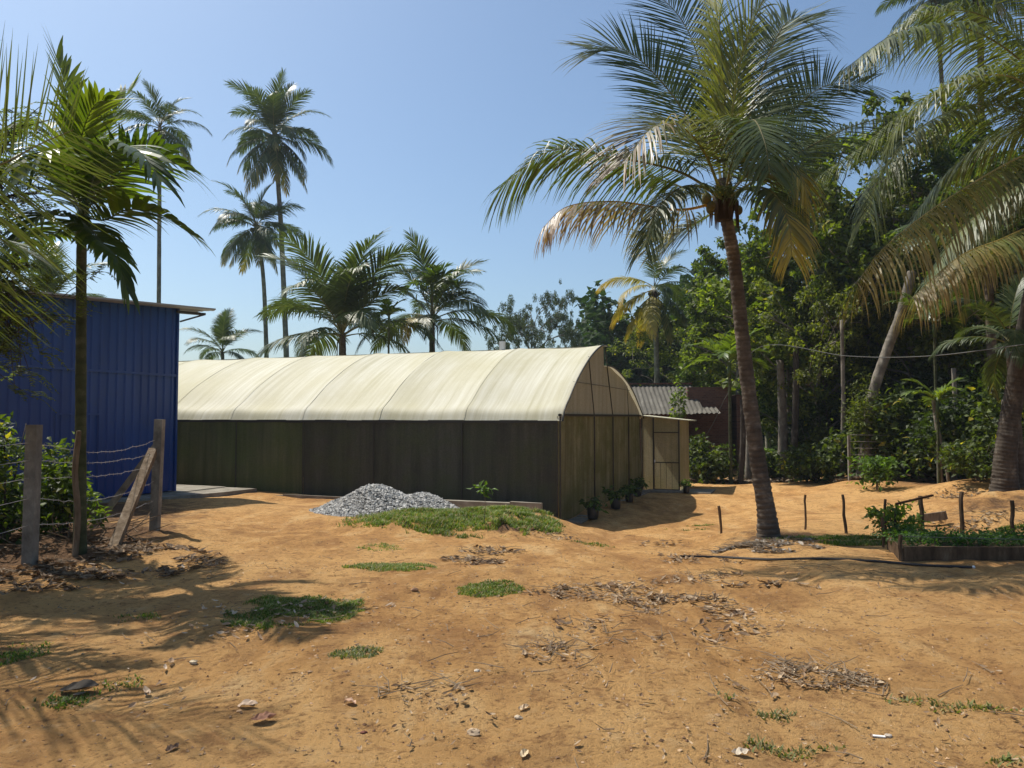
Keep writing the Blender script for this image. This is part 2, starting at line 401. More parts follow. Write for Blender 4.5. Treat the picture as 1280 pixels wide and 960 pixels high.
# ridge lip, eave skirt rail and lap
for k in range(48):
    x0 = -LEN + k*.5
    b.box((x0, -.05, 2.44+.006*math.sin(k*2.1)), (x0+.5, -.01, 2.515+.006*math.sin(k*1.7)))
b.build('eave_rail', M['galv'], gh)
for s in np.arange(2.5, LEN, 2.5):
    b = MB(); b.tube([(-s, p[0]-.01, p[1]-.001) for p in arcL], .005, 5, (1,1,1)); b.build('hoop_strap', M['strap'], gh)
b = MB(); b.box((-LEN,4.30,4.085),(.0,4.315,4.688)); b.build('ridge_vent', M['gablenet'], gh)
def wall_strip(p0, p1, z0, z1, nx, nz_, amp, seed, axis):
    b = MB(); X = np.linspace(p0, p1, nx); Z = np.linspace(z0, z1, nz_)
    A, Bz = np.meshgrid(X, Z, indexing='ij')
    d = amp*fbm(A*1.6, Bz*.5, seed, 3)
    V = np.stack([A, d, Bz],-1) if axis=='x' else np.stack([d, A, Bz],-1)
    ii = np.arange(nx*nz_).reshape(nx,nz_)
    Fq = np.stack([ii[:-1,:-1], ii[1:,:-1], ii[1:,1:], ii[:-1,1:]],-1).reshape(-1,4)
    b.add(V.reshape(-1,3), Fq); return b
edges = [0, 2.54, 5.14, 7.41]
for a, c in zip(edges[:-1], edges[1:]):
    wall_strip(-c, -a, .02, 2.46, 30, 20, .07, 50+int(a*3), 'x').build('net_panel', M['darknet'], gh, True)
edges = [7.41, 9.74, 12.0, 14.5, 17, 19.5, 22, 24]
for a, c in zip(edges[:-1], edges[1:]):
    o = wall_strip(-c, -a, .02, 2.46, 30, 20, .07, 50+int(a*3), 'x').build('net_panel', M['greennet'], gh, True); o['label'] = 'greenish net panel'
for s in [0.0, 2.54, 5.14, 7.41, 9.74, 12, 14.5, 17, 19.5, 22, 24]:
    b = MB(); b.tube([(-s,-.03 if s else -.02,0),(-s,-.03 if s else -.02,2.5)], .016, 6); b.build('post', M['galv'], gh)
wall_strip(.03, WID, .02, 2.62, 90, 20, .12, 70, 'y').build('end_wall', M['endnet'], gh, True)
for y in (0.02, 3.1, 5.2, 7.3, WID):
    b = MB(); b.tube([(.06,y,0),(.06,y,2.6)], .022, 6); b.build('post', M['galv'], gh)
b = MB(); b.beam((.05,-.02,2.64),(.05,WID+.1,2.64), .05,.06); b.build('gable_rail', M['galv'], gh)
# gable
b = MB()
def zprof(y):
    if y <= 4.25: return float(np.interp(y, arcL[:,0], arcL[:,1]))
    return float(np.interp(y, arcR[:,0], arcR[:,1]))
yy = list(np.linspace(0.02,4.25,40)) + list(np.linspace(4.29,9.33,40))
V = []; Q = []
for i, y in enumerate(yy): V += [(.02+.02*math.sin(y*3),y,2.62),(.02+.02*math.sin(y*3),y,max(2.63,zprof(y)-.01))]
for i in range(len(yy)-1): Q.append((2*i,2*i+2,2*i+3,2*i+1))
b.add(V, Q).build('gable_panel', M['gablenet'], gh, True)
b = MB()
for pts in (arcL, arcR):
    b.tube([(.13,p[0],p[1]) for p in pts], .022, 6)
b.build('gable_hoop', M['galv'], gh)
b = MB()
b.tube([(.06,2.55,4.25),(.06,3.1,2.6)],.014,6); b.tube([(.06,4.27,4.68),(.06,5.2,2.6)],.016,6); b.tube([(.06,7.3,2.6),(.06,7.1,3.62)],.01,5)
b.tube([(.06,1.15,3.5),(.06,4.3,3.5),(.06,7.5,3.48)],.008,5)
b.build('gable_brace', M['galv'], gh)
b = MB(); b.box((-3.2,4.0,4.66),(-3.05,4.14,4.92)); b.build('vent_motor', M['white'], gh)
# other walls
wall_strip(-LEN, 0, .02, 2.5, 40, 8, .05, 80, 'x').build('rear_net', M['darknet'], gh, True).location = (0, WID, 0)
b = MB(); V=[];Q=[]
for i, y in enumerate(yy): V += [(-LEN,y,0.0),(-LEN,y,zprof(y)-.02)]
for i in range(len(yy)-1): Q.append((2*i,2*i+2,2*i+3,2*i+1))
b.add(V,Q).build('far_end_wall', M['endnet'], gh)
# porch
PW, PD, PY = 1.40, 2.0, WID
b = MB(); b.add([(0.03,PY,0),(.46,PY,0),(.46,PY,2.60),(.03,PY,2.62)], [(0,1,2,3)])
b.add([(.46,PY,2.06),(PW,PY,2.06),(PW,PY,2.5),(.46,PY,2.60)], [(0,1,2,3)])
b.build('porch_front', M['vestnet'], gh)
b = MB(); b.add([(PW,PY,0),(PW,PY+PD,0),(PW,PY+PD,2.48),(PW,PY,2.5)], [(0,1,2,3)]); b.add([(.03,PY+PD,0),(PW,PY+PD,0),(PW,PY+PD,2.48),(.03,PY+PD,2.6)], [(3,2,1,0)])
b.build('porch_side', M['vestnet'], gh)
b = MB(); b.add([(-.1,PY-.1,2.67),(PW+.3,PY-.12,2.49),(PW+.3,PY+PD+.1,2.47),(-.1,PY+PD+.1,2.66)], [(0,1,2,3)])
b.add([(-.1,PY-.1,2.64),(PW+.3,PY-.12,2.46),(PW+.3,PY+PD+.1,2.44),(-.1,PY+PD+.1,2.63)], [(3,2,1,0)])
b.add([(-.1,PY-.1,2.64),(PW+.3,PY-.12,2.46),(PW+.3,PY-.12,2.49),(-.1,PY-.1,2.67)], [(0,1,2,3)])
b.build('porch_roof', M['sheet'], gh)
door = MB(); door.add([(.50,PY-.02,.06),(PW-.05,PY-.02,.06),(PW-.05,PY-.02,2.03),(.50,PY-.02,2.03)], [(0,1,2,3)])
door = door.build('door', M['vestnet'], gh)
fr = MB()
for x in (.48, PW-.03): fr.beam((x,PY-.045,.0),(x,PY-.045,2.58 if x<1 else 2.5),.045,.045,up=(0,1,0))
for z in (.06, 1.0, 2.05): fr.beam((.5,PY-.047,z),(PW-.05,PY-.047,z),.035,.035)
fr.build('door_frame', M['galv'], door)
fr = MB()
for i in range(3): fr.tube([(.72+.2*i,PY-.03,.1),(.72+.2*i,PY-.03,.98)],.006,5)
fr.build('bar', M['galv'], door)
hd = MB(); hd.box((.51,PY-.11,1.0),(.55,PY-.07,1.09)); hd.build('handle', M['white'], door)

# kerb in front of the long wall
kb = thing('concrete_kerb', 'low weathered concrete kerb running along the dark greenhouse side', 'kerb', (1.10,18.4,0), TH)
b = MB()
segs = [(-.20,-1.0),(-1.0,-3.2),(-3.2,-7.6),(-7.6,-12.5)]
for i,(a,c) in enumerate(segs):
    b.box((c+.004,-.62,-.1),(a-.004,-.48,.58-.035*i), jitter=.006)
b.build('kerb_wall', M['concrete'], kb)

# ------------------------------------------------------------------ slab path and pots by the end wall
sl = thing('slab_path', 'weathered concrete slabs edging the beige greenhouse end wall', 'paving', (1.10,18.4,0), TH)
for i in range(9):
    b = MB(); b.box((.08,.35+i*.95,-.05),(.50,1.25+i*.95,.05+.01*(i%3)), jitter=.008); b.build('slab', M['concrete'], sl)
b = MB(); b.box((1.1,WID-.6,-.05),(2.5,WID+.9,.045)); b.box((.3,WID-.75,-.05),(1.12,WID-.08,.06)); b.build('door_slab', M['concrete'], sl)

# ------------------------------------------------------------------ foliage builders
def leaves(n, cen, size, rngl, c_lo, c_hi, aspect=.55, up=.6, curl=.25, yellow=0, nseg=1):
    """n leaves at cen (n,3); rhombic folded leaves"""
    d = rngl.normal(0,1,(n,3)); d[:,2] = d[:,2]*.6 - .25; d = nz(d)
    nn = rngl.normal(0,1,(n,3))*(1-up); nn[:,2] += up; nn = nn - d*(nn*d).sum(1,keepdims=True); nn = nz(nn)
    sdv = np.cross(d, nn)
    L = size*(.6+.8*rngl.random(n))[:,None]; W = L*aspect*.5
    a = cen; m1 = cen + d*L*.5 + nn*L*curl*.3; t = cen + d*L - nn*L*curl*.4
    l = cen + d*L*.42 - sdv*W + nn*L*curl*.5; r = cen + d*L*.42 + sdv*W + nn*L*curl*.5
    V = np.stack([a, r, t, l, m1], 1).reshape(-1,3)
    k = np.arange(n)[:,None]*5
    Q = np.concatenate([k+np.array([[0,1,4]]), k+np.array([[1,2,4]]), k+np.array([[2,3,4]]), k+np.array([[3,0,4]])])
    f = rngl.random(n)[:,None]**1.3
    C = np.asarray(c_lo)*(1-f) + np.asarray(c_hi)*f
    if yellow:
        ym = rngl.random(n) < yellow; C[ym] = (.30,.26,.04)
    return V, Q, np.repeat(C, 5, 0)

def frond(pts, nl=70, ll=.9, lw=.045, droop=.5, vee=.25, a0=70, a1=22, seed=0, c_lo=(.035,.055,.012), c_hi=(.10,.13,.03),
          tipc=None, tipfrac=0, start=.16, twist=0, rach=.022, rc=(.17,.15,.05), nseg=4, torn=.04, stiff=0, profile=None, roll=0.0, out=None):
    r = np.random.default_rng(seed)
    b = out or MB()
    pts = np.asarray(pts, float); C = spline(pts, 64)
    seglen = np.linalg.norm(np.diff(C, axis=0), axis=1); tot = seglen.sum(); cu = np.concatenate([[0], np.cumsum(seglen)])/tot
    T = nz(np.gradient(C, axis=0))
    b.tube(C, np.interp(cu, [0,.1,.6,1],[rach*2.0,rach,rach*.5,.003]), 5, rc, cap=False)
    for side in (-1, 1):
        u = start + (1-start)*((np.arange(nl)+r.random(nl)*.6)/nl); u = np.clip(u, 0, .995)
        keep = r.random(nl) > torn; u = u[keep]; n = len(u)
        p = np.stack([np.interp(u, cu, C[:,k]) for k in range(3)], 1)
        t = nz(np.stack([np.interp(u, cu, T[:,k]) for k in range(3)], 1))
        upv = np.array([0,0,1.]) - t*t[:,2:3]
        hl = np.linalg.norm(upv, axis=1)
        # steep rachis: fall back to the horizontal outward vector
        outv = nz(np.array([pts[-1][0]-pts[0][0], pts[-1][1]-pts[0][1], 0.0])[None]+1e-6)
        alt = -outv*np.sign(t[:,2:3]+1e-9); alt = alt - t*(alt*t).sum(1,keepdims=True)
        N_ = nz(upv + alt*np.clip(.6-hl,0,1)[:,None]*1.2)
        B_ = np.cross(t, N_)
        tw = twist*u + roll
        N2 = N_*np.cos(tw)[:,None] + B_*np.sin(tw)[:,None]; B2 = -N_*np.sin(tw)[:,None] + B_*np.cos(tw)[:,None]
        ang = R(a0) + (R(a1)-R(a0))*u + r.normal(0,.05,n)
        ve = vee + r.normal(0,.10,n)
        d = nz(t*np.cos(ang)[:,None] + (B2*side*np.cos(ve)[:,None] + N2*np.sin(ve)[:,None])*np.sin(ang)[:,None])
        if profile: prof = np.interp(u, *profile)
        else: prof = np.interp(u, [0,.15,.35,.6,.85,1],[.35,.72,1,.95,.62,.36])
        L = ll*prof*(.88+.22*r.random(n))
        wv = nz(t - d*(t*d).sum(1,keepdims=True))
        dr = droop*(.7+.6*r.random(n))
        wp = [.55,1,.92,.6,.06] if nseg == 4 else [.6,1,.05]
        q = p.copy(); rows = []
        dd = d.copy()
        for k in range(nseg+1):
            wk = wv*(lw*wp[k]*.5*np.clip(prof,.5,1))[:,None]
            rows += [q - wk, q + wk]
            dd = dd + np.array([0,0,-1.])*(dr*(k+.6)/nseg*.9)[:,None]; dd = nz(dd)
            q = q + dd*(L/nseg)[:,None]
        V = np.stack(rows, 1)      # n, 2(nseg+1), 3
        m = 2*(nseg+1); k0 = np.arange(n)[:,None]*m
        Q = np.concatenate([k0 + np.array([[2*i,2*i+1,2*i+3,2*i+2]]) for i in range(nseg)])
        f = r.random(n)[:,None]
        Cc = np.asarray(c_lo)*(1-f) + np.asarray(c_hi)*f
        CC = np.repeat(Cc[:,None], m, 1)
        if tipc is not None:
            tm = np.clip((u-(1-tipfrac))/max(tipfrac,1e-3) + r.normal(0,.25,n), 0, 1)[:,None,None]
            along = np.linspace(.45,1,m)[None,:,None]
            tm = np.clip(tm*along*1.4,0,1)
            CC = CC*(1-tm) + np.asarray(tipc)[None,None]*tm
        b.add(V.reshape(-1,3), Q, CC.reshape(-1,3))
    return b

GREEN = dict(c_lo=(.035,.058,.016), c_hi=(.085,.115,.035))
YG = dict(c_lo=(.08,.11,.02), c_hi=(.17,.19,.035))
# library of far coconut fronds by start elevation; local frame: outward +X
def arc_pts(elev, L, bend, n=7, wob=0, seed=0):
    r = np.random.default_rng(seed)
    p = np.zeros(3); a = R(elev); out = [p.copy()]; y = 0
    for i in range(n):
        p = p + np.array([math.cos(a)*L/n, 0, math.sin(a)*L/n]); y += wob*(i/n)*L/n
        out.append(p + np.array([0, y, 0])); a -= R(bend)/n*(1.25 if i > n/2 else .75)
        a = max(a, R(-84))
    return np.array(out)
LIB = []
for i, (e, bend) in enumerate([(82,45),(70,70),(58,85),(44,95),(30,100),(14,95),(-4,80),(-24,60),(-48,35)]):
    for sdd in range(2):
        old = max(0,(i-5))/3
        m_ = frond(arc_pts(e + sdd*6-3, 1.0*4.2, bend, wob=(.25 if sdd else -.2)), nl=60, ll=1.22, lw=.075, droop=.22+.07*min(i,6), vee=.35-.07*i, seed=100+i*2+sdd,
              twist=(.5 if sdd else -.4), tipc=(.30,.22,.06) if i>5 else None, tipfrac=.5*old, nseg=3 if False else 4, rach=.03, **GREEN)
        ob = m_.build('frond', M['coco']); LIB.append(ob.data); bpy.data.objects.remove(ob)

LIBY = []
for i, (e, bend) in enumerate([(60,80),(35,100),(10,95),(-15,70),(-45,35)]):
    m_ = frond(arc_pts(e, 4.4, bend, wob=.2), nl=56, ll=1.2, lw=.08, droop=.5, vee=0, seed=300+i, twist=.4, tipc=(.45,.30,.05), tipfrac=.5, rach=.03,
               rc=(.35,.28,.06), c_lo=(.16,.15,.03), c_hi=(.34,.28,.04))
    ob = m_.build('frond', M['coco']); LIBY.append(ob.data); bpy.data.objects.remove(ob)
def trunk_mb(pts, r0, r1, rings=120, sides=14, ring_pitch=.1, flare=1.6, flare_h=.6, amp=.05, seed=0):
    C = spline(pts, rings); cu = np.concatenate([[0], np.cumsum(np.linalg.norm(np.diff(C,axis=0),axis=1))])
    rad = np.interp(cu/cu[-1], [0,1],[r0,r1])*(1+(flare-1)*np.exp(-cu/flare_h))
    rad = rad*(1+amp*(((cu/ring_pitch)%1.0)-.5)*2*.6)
    c = .75+.35*((cu/ring_pitch)%1.0)
    c = c*(.9+.3*vnoise(cu*1.3, cu*0+seed, seed))
    return MB().tube(C, rad, sides, np.stack([c]*3,1), lump=.05, seed=seed)

def coconuts(b, c, n, rad, r, seed):
    q = np.random.default_rng(seed)
    for _ in range(n):
        d = nz(q.normal(0,1,3)); d[2] = -abs(d[2])*.6-.1
        p = c + d*rad; sph(b, p, r*(.8+.4*q.random()), 1.2)
def sph(b, c, r, stretch=1, C=(1,1,1), nu=10, nv=7):
    V = []; 
    for j in range(nv+1):
        ph = math.pi*j/nv
        for i in range(nu): V.append((c[0]+r*math.sin(ph)*math.cos(2*math.pi*i/nu), c[1]+r*math.sin(ph)*math.sin(2*math.pi*i/nu), c[2]+r*stretch*math.cos(ph)))
    Q = [(j*nu+i, j*nu+(i+1)%nu, (j+1)*nu+(i+1)%nu, (j+1)*nu+i) for j in range(nv) for i in range(nu)]
    b.add(V, Q, C)

def coconut_palm(label, base, top, scale=1.0, n=24, seed=0, trunk_r=.15, bark_='palmbark', emin=0, emax=17, mids=None, dead=3, group=None, az0=None, cat='palm tree', nuts=8, yellow=()):
    r = np.random.default_rng(seed)
    base = np.asarray(base, float); top = np.asarray(top, float)
    t = thing('coconut_palm', label, cat, base, 0, group)
    rel = top-base
    mid = [m - base for m in mids] if mids else [rel*np.array([.25,.25,.5])+0, ]
    trunk_mb([(0,0,-.3), *mid, rel], trunk_r*1.15, trunk_r*.8, rings=90, sides=10, seed=seed).build('trunk', M[bark_], t, True)
    for i in range(n):
        k = int(round(emin + (emax-emin)*(i/(n-1))**.9 + r.normal(0,.6))); k = min(max(k,0),17)
        child('frond', LIBY[min(4,k//3)] if i in yellow else LIB[k], t, rel + np.array([0,0,.15-.3*i/n]), i*2.39996 + r.normal(0,.25) + seed, scale*(.85+.3*r.random()))
    if nuts:
        b = MB(); coconuts(b, rel+np.array([0,0,-.15]), nuts, .38*scale, .13*scale, seed); b.build('coconut_cluster', M['husk'], t, True)
    if dead:
        b = MB()
        for i in range(dead*4):
            a = r.random()*6.28; l = (.7+.9*r.random())*scale
            b.tube([rel+(.05*math.cos(a),.05*math.sin(a),-.1), rel+(.28*math.cos(a),.28*math.sin(a),-.35), rel+(.3*math.cos(a),.3*math.sin(a),-l)], [.05,.03,.01], 5, (.6,.5,.35))
        b.build('dead_sheath', M['darkbark'], t)
    return t

# broadleaf trees -------------------------------------------------
def tree_meshes(seed, hgt=10, spread=4, trunk_r=.22, leaf=.28, nleaf=9000, first=.35, nlimb=9, c_lo=(.025,.05,.012), c_hi=(.075,.13,.03), aspect=.5,
                clump=.75, flat=.7, yellow=0.01, leafm='leaf', barkm='greybark', drop=0, up=.6, top=1.0):
    r = np.random.default_rng(seed)
    tb = MB(); ends = []
    lean = r.normal(0,.25,2)
    tp = spline([(0,0,-.3),(lean[0]*.5,lean[1]*.5,hgt*.35),(lean[0]*1.2,lean[1]*.8,hgt*.7),(lean[0]*1.5,lean[1]*1.8,hgt*.92)], 16)
    tb.tube(tp, np.linspace(trunk_r*1.25, trunk_r*.2, 16), 9, lump=.12, seed=seed)
    for i in range(nlimb):
        f = first + (1-first)*(i+.5)/nlimb*.95
        p0 = np.array([np.interp(f*hgt*.92, tp[:,2], tp[:,k]) for k in range(3)])
        a = i*2.4 + r.normal(0,.4)
        env = math.sin(math.pi*min(1,max(.12,(f-first*.5)/(1.12-first*.5))))**.6
        L = spread*env*(.65+.5*r.random()); rise = L*(.25+.5*r.random())*(1 if f>first+.1 else .5)
        e = p0 + np.array([math.cos(a)*L, math.sin(a)*L, rise])
        m = p0 + (e-p0)*.5 + r.normal(0,.12*L,3)*np.array([1,1,.5]) + np.array([0,0,.12*L])
        lp = spline([p0,m,e], 8); tb.tube(lp, np.linspace(trunk_r*.42*(1.1-f*.6), .02, 8), 6)
        ends.append((e, 1.0)); 
        for j in range(4):
            q = lp[r.integers(3,7)]; a2 = a + r.normal(0,1.0); l2 = L*(.3+.3*r.random())
            e2 = q + np.array([math.cos(a2)*l2, math.sin(a2)*l2, l2*r.normal(.35,.35)])
            tb.tube(spline([q,(q+e2)/2+r.normal(0,.06*L,3),e2],5), np.linspace(trunk_r*.15,.012,5), 5)
            ends.append((e2,.8))
    for _ in range(3): ends.append((tp[-1]+r.normal(0,.4,3)*np.array([spread*.3,spread*.3,.5]), .9))
    # leaf clumps: every branch end carries some sub-clumps of different size
    cs = []; ws = []
    for e, s_ in ends:
        for _ in range(r.integers(2,5)):
            cs.append(e + r.normal(0, clump*.75, 3)*np.array([1,1,flat])); ws.append(s_*clump*(.3+.45*r.random()))
    cs = np.array(cs); ws = np.array(ws)
    pr = ws**2; pr /= pr.sum()
    k = r.choice(len(cs), nleaf, p=pr)
    dv = nz(r.normal(0,1,(nleaf,3)))*(r.random(nleaf)**.4)[:,None]
    cen = cs[k] + dv*ws[k][:,None]*np.array([1.1,1.1,.8]); cen[:,2] -= drop*r.random(nleaf)
    V,Q,C = leaves(nleaf, cen, leaf, r, c_lo, c_hi, aspect, up=up, yellow=yellow)
    tone = (.8+.4*r.random(len(cs)))[k]; C = C*np.repeat(tone,5)[:,None]
    lb = MB().add(V,Q,C)
    to = tb.build('trunk', M[barkm], None, True); co = lb.build('crown', M[leafm]); a, b_ = to.data, co.data
    bpy.data.objects.remove(to); bpy.data.objects.remove(co)
    return a, b_
TM = {
 'jack': tree_meshes(1, 12, 3.6, .2, .27, 10000, .25, 12, (.035,.06,.012), (.16,.20,.035), .55),
 'teak': tree_meshes(2, 12, 3.2, .18, .40, 6500, .3, 11, (.045,.075,.014), (.19,.23,.04), .62, clump=.9),
 'dark': tree_meshes(3, 11, 4.2, .25, .24, 13000, .2, 12, (.024,.045,.014), (.065,.10,.03), .5, leafm='leaf'),
 'olive': tree_meshes(4, 8, 3.6, .2, .22, 12000, .15, 12, (.05,.07,.015), (.17,.19,.04), .5, clump=.9),
 'round': tree_meshes(5, 9, 5.2, .3, .30, 24000, .3, 18, (.030,.045,.020), (.065,.085,.035), .55, clump=1.1, leafm='farleaf'),
 'umbrella': tree_meshes(6, 10, 7.0, .3, .20, 34000, .40, 20, (.045,.06,.028), (.09,.11,.05), .5, clump=1.0, flat=.35, leafm='farleaf'),
}
def tree(kind, label, loc, sc=1.0, rz=0, name='broadleaf_tree', group=None, cat='tree', sz=None):
    t = thing(name, label, cat, loc, rz, group)
    s = (sc, sc, sz or sc)
    child('trunk', TM[kind][0], t, sc=s); child('crown', TM[kind][1], t, sc=s); return t

def bush(label, loc, rx, rz_, leaf, n, seed, c_lo=(.025,.05,.012), c_hi=(.09,.15,.03), aspect=.5, name='bush', cat='bush', stems=7, up=.5, m='leaf', group=None, yellow=.02, clumps=26):
    r = np.random.default_rng(seed); t = thing(name, label, cat, loc, 0, group)
    sb = MB(); cs = []
    for i in range(stems):
        a = r.random()*6.28; q = rx*(.2+.7*r.random()); e = np.array([q*math.cos(a), q*math.sin(a), rz_*(.45+.5*r.random())])
        sb.tube(spline([(0,0,-.05), e*np.array([.4,.4,.5]), e], 7), np.linspace(.018*rx+.008,.005,7), 5)
    for i in range(clumps):
        a = r.random()*6.28; q = rx*r.random()**.5*.85; z = rz_*(.15+.8*r.random()*math.sqrt(max(.05,1-(q/rx)**2)))
        cs.append((q*math.cos(a), q*math.sin(a), z))
    cs = np.array(cs); k = r.integers(0,len(cs),n)
    cen = cs[k] + r.normal(0,1,(n,3))*np.array([rx*.15,rx*.15,rz_*.09]); cen[:,2] = np.maximum(cen[:,2], .03)
    V,Q,C = leaves(n, cen, leaf, r, c_lo, c_hi, aspect, up=up, yellow=yellow)
    sb.build('stem', M['darkbark'], t, True); MB().add(V,Q,C).build('foliage', M[m], t); return t

def feather_leaf(b, p, d, L, r, c_lo, c_hi, npair=10, lw=.02, ll=.06):
    """bipinnate-looking spray"""
    d = nz(np.asarray(d,float)); p = np.asarray(p,float)
    pts = [p, p+d*L*.5+np.array([0,0,.03*L]), p+d*L+np.array([0,0,-.25*L])]
    frond(pts, nl=npair, ll=ll, lw=lw, droop=.15, vee=.1, a0=75, a1=50, seed=int(r.integers(1e6)), c_lo=c_lo, c_hi=c_hi, start=.12, rach=.003, rc=c_lo, nseg=2 if False else 4, torn=.02, out=b,
          profile=([0,.3,1],[.8,1,.5]))

def areca(label, base, top, leaves_, seed=0, tr=.07, name='areca_palm', group=None, col_=dict(c_lo=(.03,.06,.012), c_hi=(.085,.13,.02)), ll=.62, lw=.085, nl=24, shaft=True, mids=None):
    r = np.random.default_rng(seed); base = np.asarray(base,float); rel = np.asarray(top,float)-base
    t = thing(name, label, 'palm tree', base, 0, group)
    md = [np.asarray(m)-base for m in mids] if mids else [rel*.5]
    trunk_mb([(0,0,-.2),*md,rel], tr, tr*.85, rings=100, sides=10, ring_pitch=.16, flare=1.3, amp=.04, seed=seed).build('trunk', M['arecabark'], t, True)
    if shaft:
        b = MB().tube([rel-(0,0,.05), rel+(0,0,.2), rel+(0.02,0,.6)], [tr*1.0,tr*1.25,tr*.6], 9, (.07,.11,.03)); b.build('crownshaft', M['areca'], t, True)
    for i, lf in enumerate(leaves_):
        if len(lf) == 4:      # az, elev, length, bend
            az, e, L, bend = lf; p = arc_pts(e, L, bend, wob=r.normal(0,.15)); c, s = math.cos(az), math.sin(az)
            p = np.stack([p[:,0]*c-p[:,1]*s, p[:,0]*s+p[:,1]*c, p[:,2]],1) + rel + np.array([0,0,.4 if shaft else .1]); kw = {}
        else:
            p = [np.asarray(q)-base for q in lf[0]]; kw = lf[1]
        args = dict(nl=nl, ll=ll, lw=lw, droop=.3, vee=.3, a0=60, a1=26, seed=seed*31+i, start=.14, rach=.014, rc=(.09,.12,.03), torn=.0, profile=([0,.2,.6,1],[.7,1,.95,.7])); args.update(col_); args.update(kw)
        frond(p, **args).build('frond', M['areca'], t)
    return t

# ------------------------------------------------------------------ blue shed
def blue_mat():
    m = mat('blue_metal_sheet', (.010,.035,.20), .38, .5); n = N(m)
    v = n.coords((1,1,.2)); a = n.noise(v, 1.2, 6, .6)
    c = n.ramp(a, [(.3,(.002,.030,.155)), (.7,(.004,.052,.235))])
    d = n.noise(n.coords((1,1,.6)), 2.5, 8, .75)
    c = n.mix(n.ramp(d, [(.54,0.),(.74,.4)]), c, (.030,.050,.10)); n.col(c)
    return m
M['blue'] = blue_mat(); M['zinc'] = mat('zinc_roof', (.30,.29,.27), .5, .5, .3)
SA = math.atan2(-.929, -.37)     # local +X runs towards the camera along the long wall
SC = P(217, 611, 20.0); SC[2] = .66
shed = thing('blue_shed', 'tall blue corrugated metal shed with thin overhanging roof', 'shed', SC, SA)
def corr(x0, x1, z0f, z1f, off, pitch=.24, d=.035):
    b = MB(); xs_ = []; ds = []
    x = x0
    prof = [(0,0),(.30,0),(.40,1),(.62,1),(.72,0)]
    while x < x1:
        for f, q in prof: xs_.append(x+f*pitch); ds.append(q*d)
        x += pitch
    V=[];Q=[]
    for i,(a,q) in enumerate(zip(xs_,ds)):
        V += [(a, -off+q*1, z0f), (a, -off+q*1, z1f(a))]
    for i in range(len(xs_)-1): Q.append((2*i,2*i+2,2*i+3,2*i+1))
    return b.add(V,Q)
# local +Y points to the right-hand, outer side (towards the greenhouse yard)
ztop = lambda x: 4.80-.062*x
corr(0, 12, .02, lambda x: 3.04, 0).build('lower_wall', M['blue'], shed)
corr(0, 12, 3.0, ztop, -.012).build('upper_wall', M['blue'], shed)
b = MB(); b.box((-.03,-.06,0),(0.03,.06,4.82)); b.build('corner_trim', M['blue'], shed)
b = MB(); b.box((0,.036,2.99),(12,.05,3.05)); b.build('seam_trim', M['blue'], shed)
b = MB(); b.add([(0,0,0),(0,-9,0),(0,-9,4.4),(0,0,4.8)], [(0,1,2,3)]); b.add([(12,0,0),(12,-9,0),(12,-9,4),(12,0,4.05)], [(0,1,2,3)]); b.add([(0,-9,0),(12,-9,0),(12,-9,4.0),(0,-9,4.4)], [(0,1,2,3)])
b.build('other_walls', M['blue'], shed)
# roof sheet with overhang, corrugated
b = MB(); V=[];Q=[]; ny=120
ysn = np.linspace(-9.3,.42,ny)
for i,y in enumerate(ysn):
    z = .018*math.sin(y*2*math.pi/.18)
    V += [(-.95,y,4.89+z),(12.4,y,4.08+z)]
for i in range(ny-1): Q.append((2*i,2*i+1,2*i+3,2*i+2))
k=len(V); V += [(v[0],v[1],v[2]-.04) for v in V]; Q += [tuple(k+j for j in q[::-1]) for q in Q[:]]
Q += [(0,1,k+1,k),(2*ny-2,k+2*ny-2,k+2*ny-1,2*ny-1)]
b.add(V,Q).build('roof', M['zinc'], shed)
b = MB(); b.beam((-.9,-.1,4.78),(12.2,-.1,3.96),.05,.08)
for y in (.1,-1.2,-2.4): b.beam((-.9,y,4.76),(.1,y,4.70),.04,.06)
b.beam((-.85,.12,4.74),(0,.12,4.45),.04,.04)
b.build('roof_frame', M['galv'], shed)
b = MB(); b.box((-1.6,-9.2,-.5),(12,.28,-.01)); b.build('plinth', M['concrete'], shed)
b = MB(); 
V=[(-.0,.28,-.03),(-1.6,.25,-.03),(-1.9,1.1,-.06),(-.7,1.0,-.06),(1.0,.55,-.05),(2.2,.3,-.03)]
b.add(V,[tuple(range(6))]); b.add([(v[0],v[1],v[2]-.3) for v in V]+V, [(i,(i+1)%6,6+(i+1)%6,6+i) for i in range(6)]); b.build('apron', M['concrete'], shed)
b = MB(); b.box((2.3,.045,.1),(2.33,.06,2.0)); b.box((3.4,.045,.1),(3.43,.06,2.0)); b.box((2.3,.045,1.98),(3.43,.062,2.02)); b.build('door_outline', M['blue'], shed)
b = MB(); sph(b, (2.9,.10,3.95), .07, 1); b.build('lamp', M['white'], shed, True)

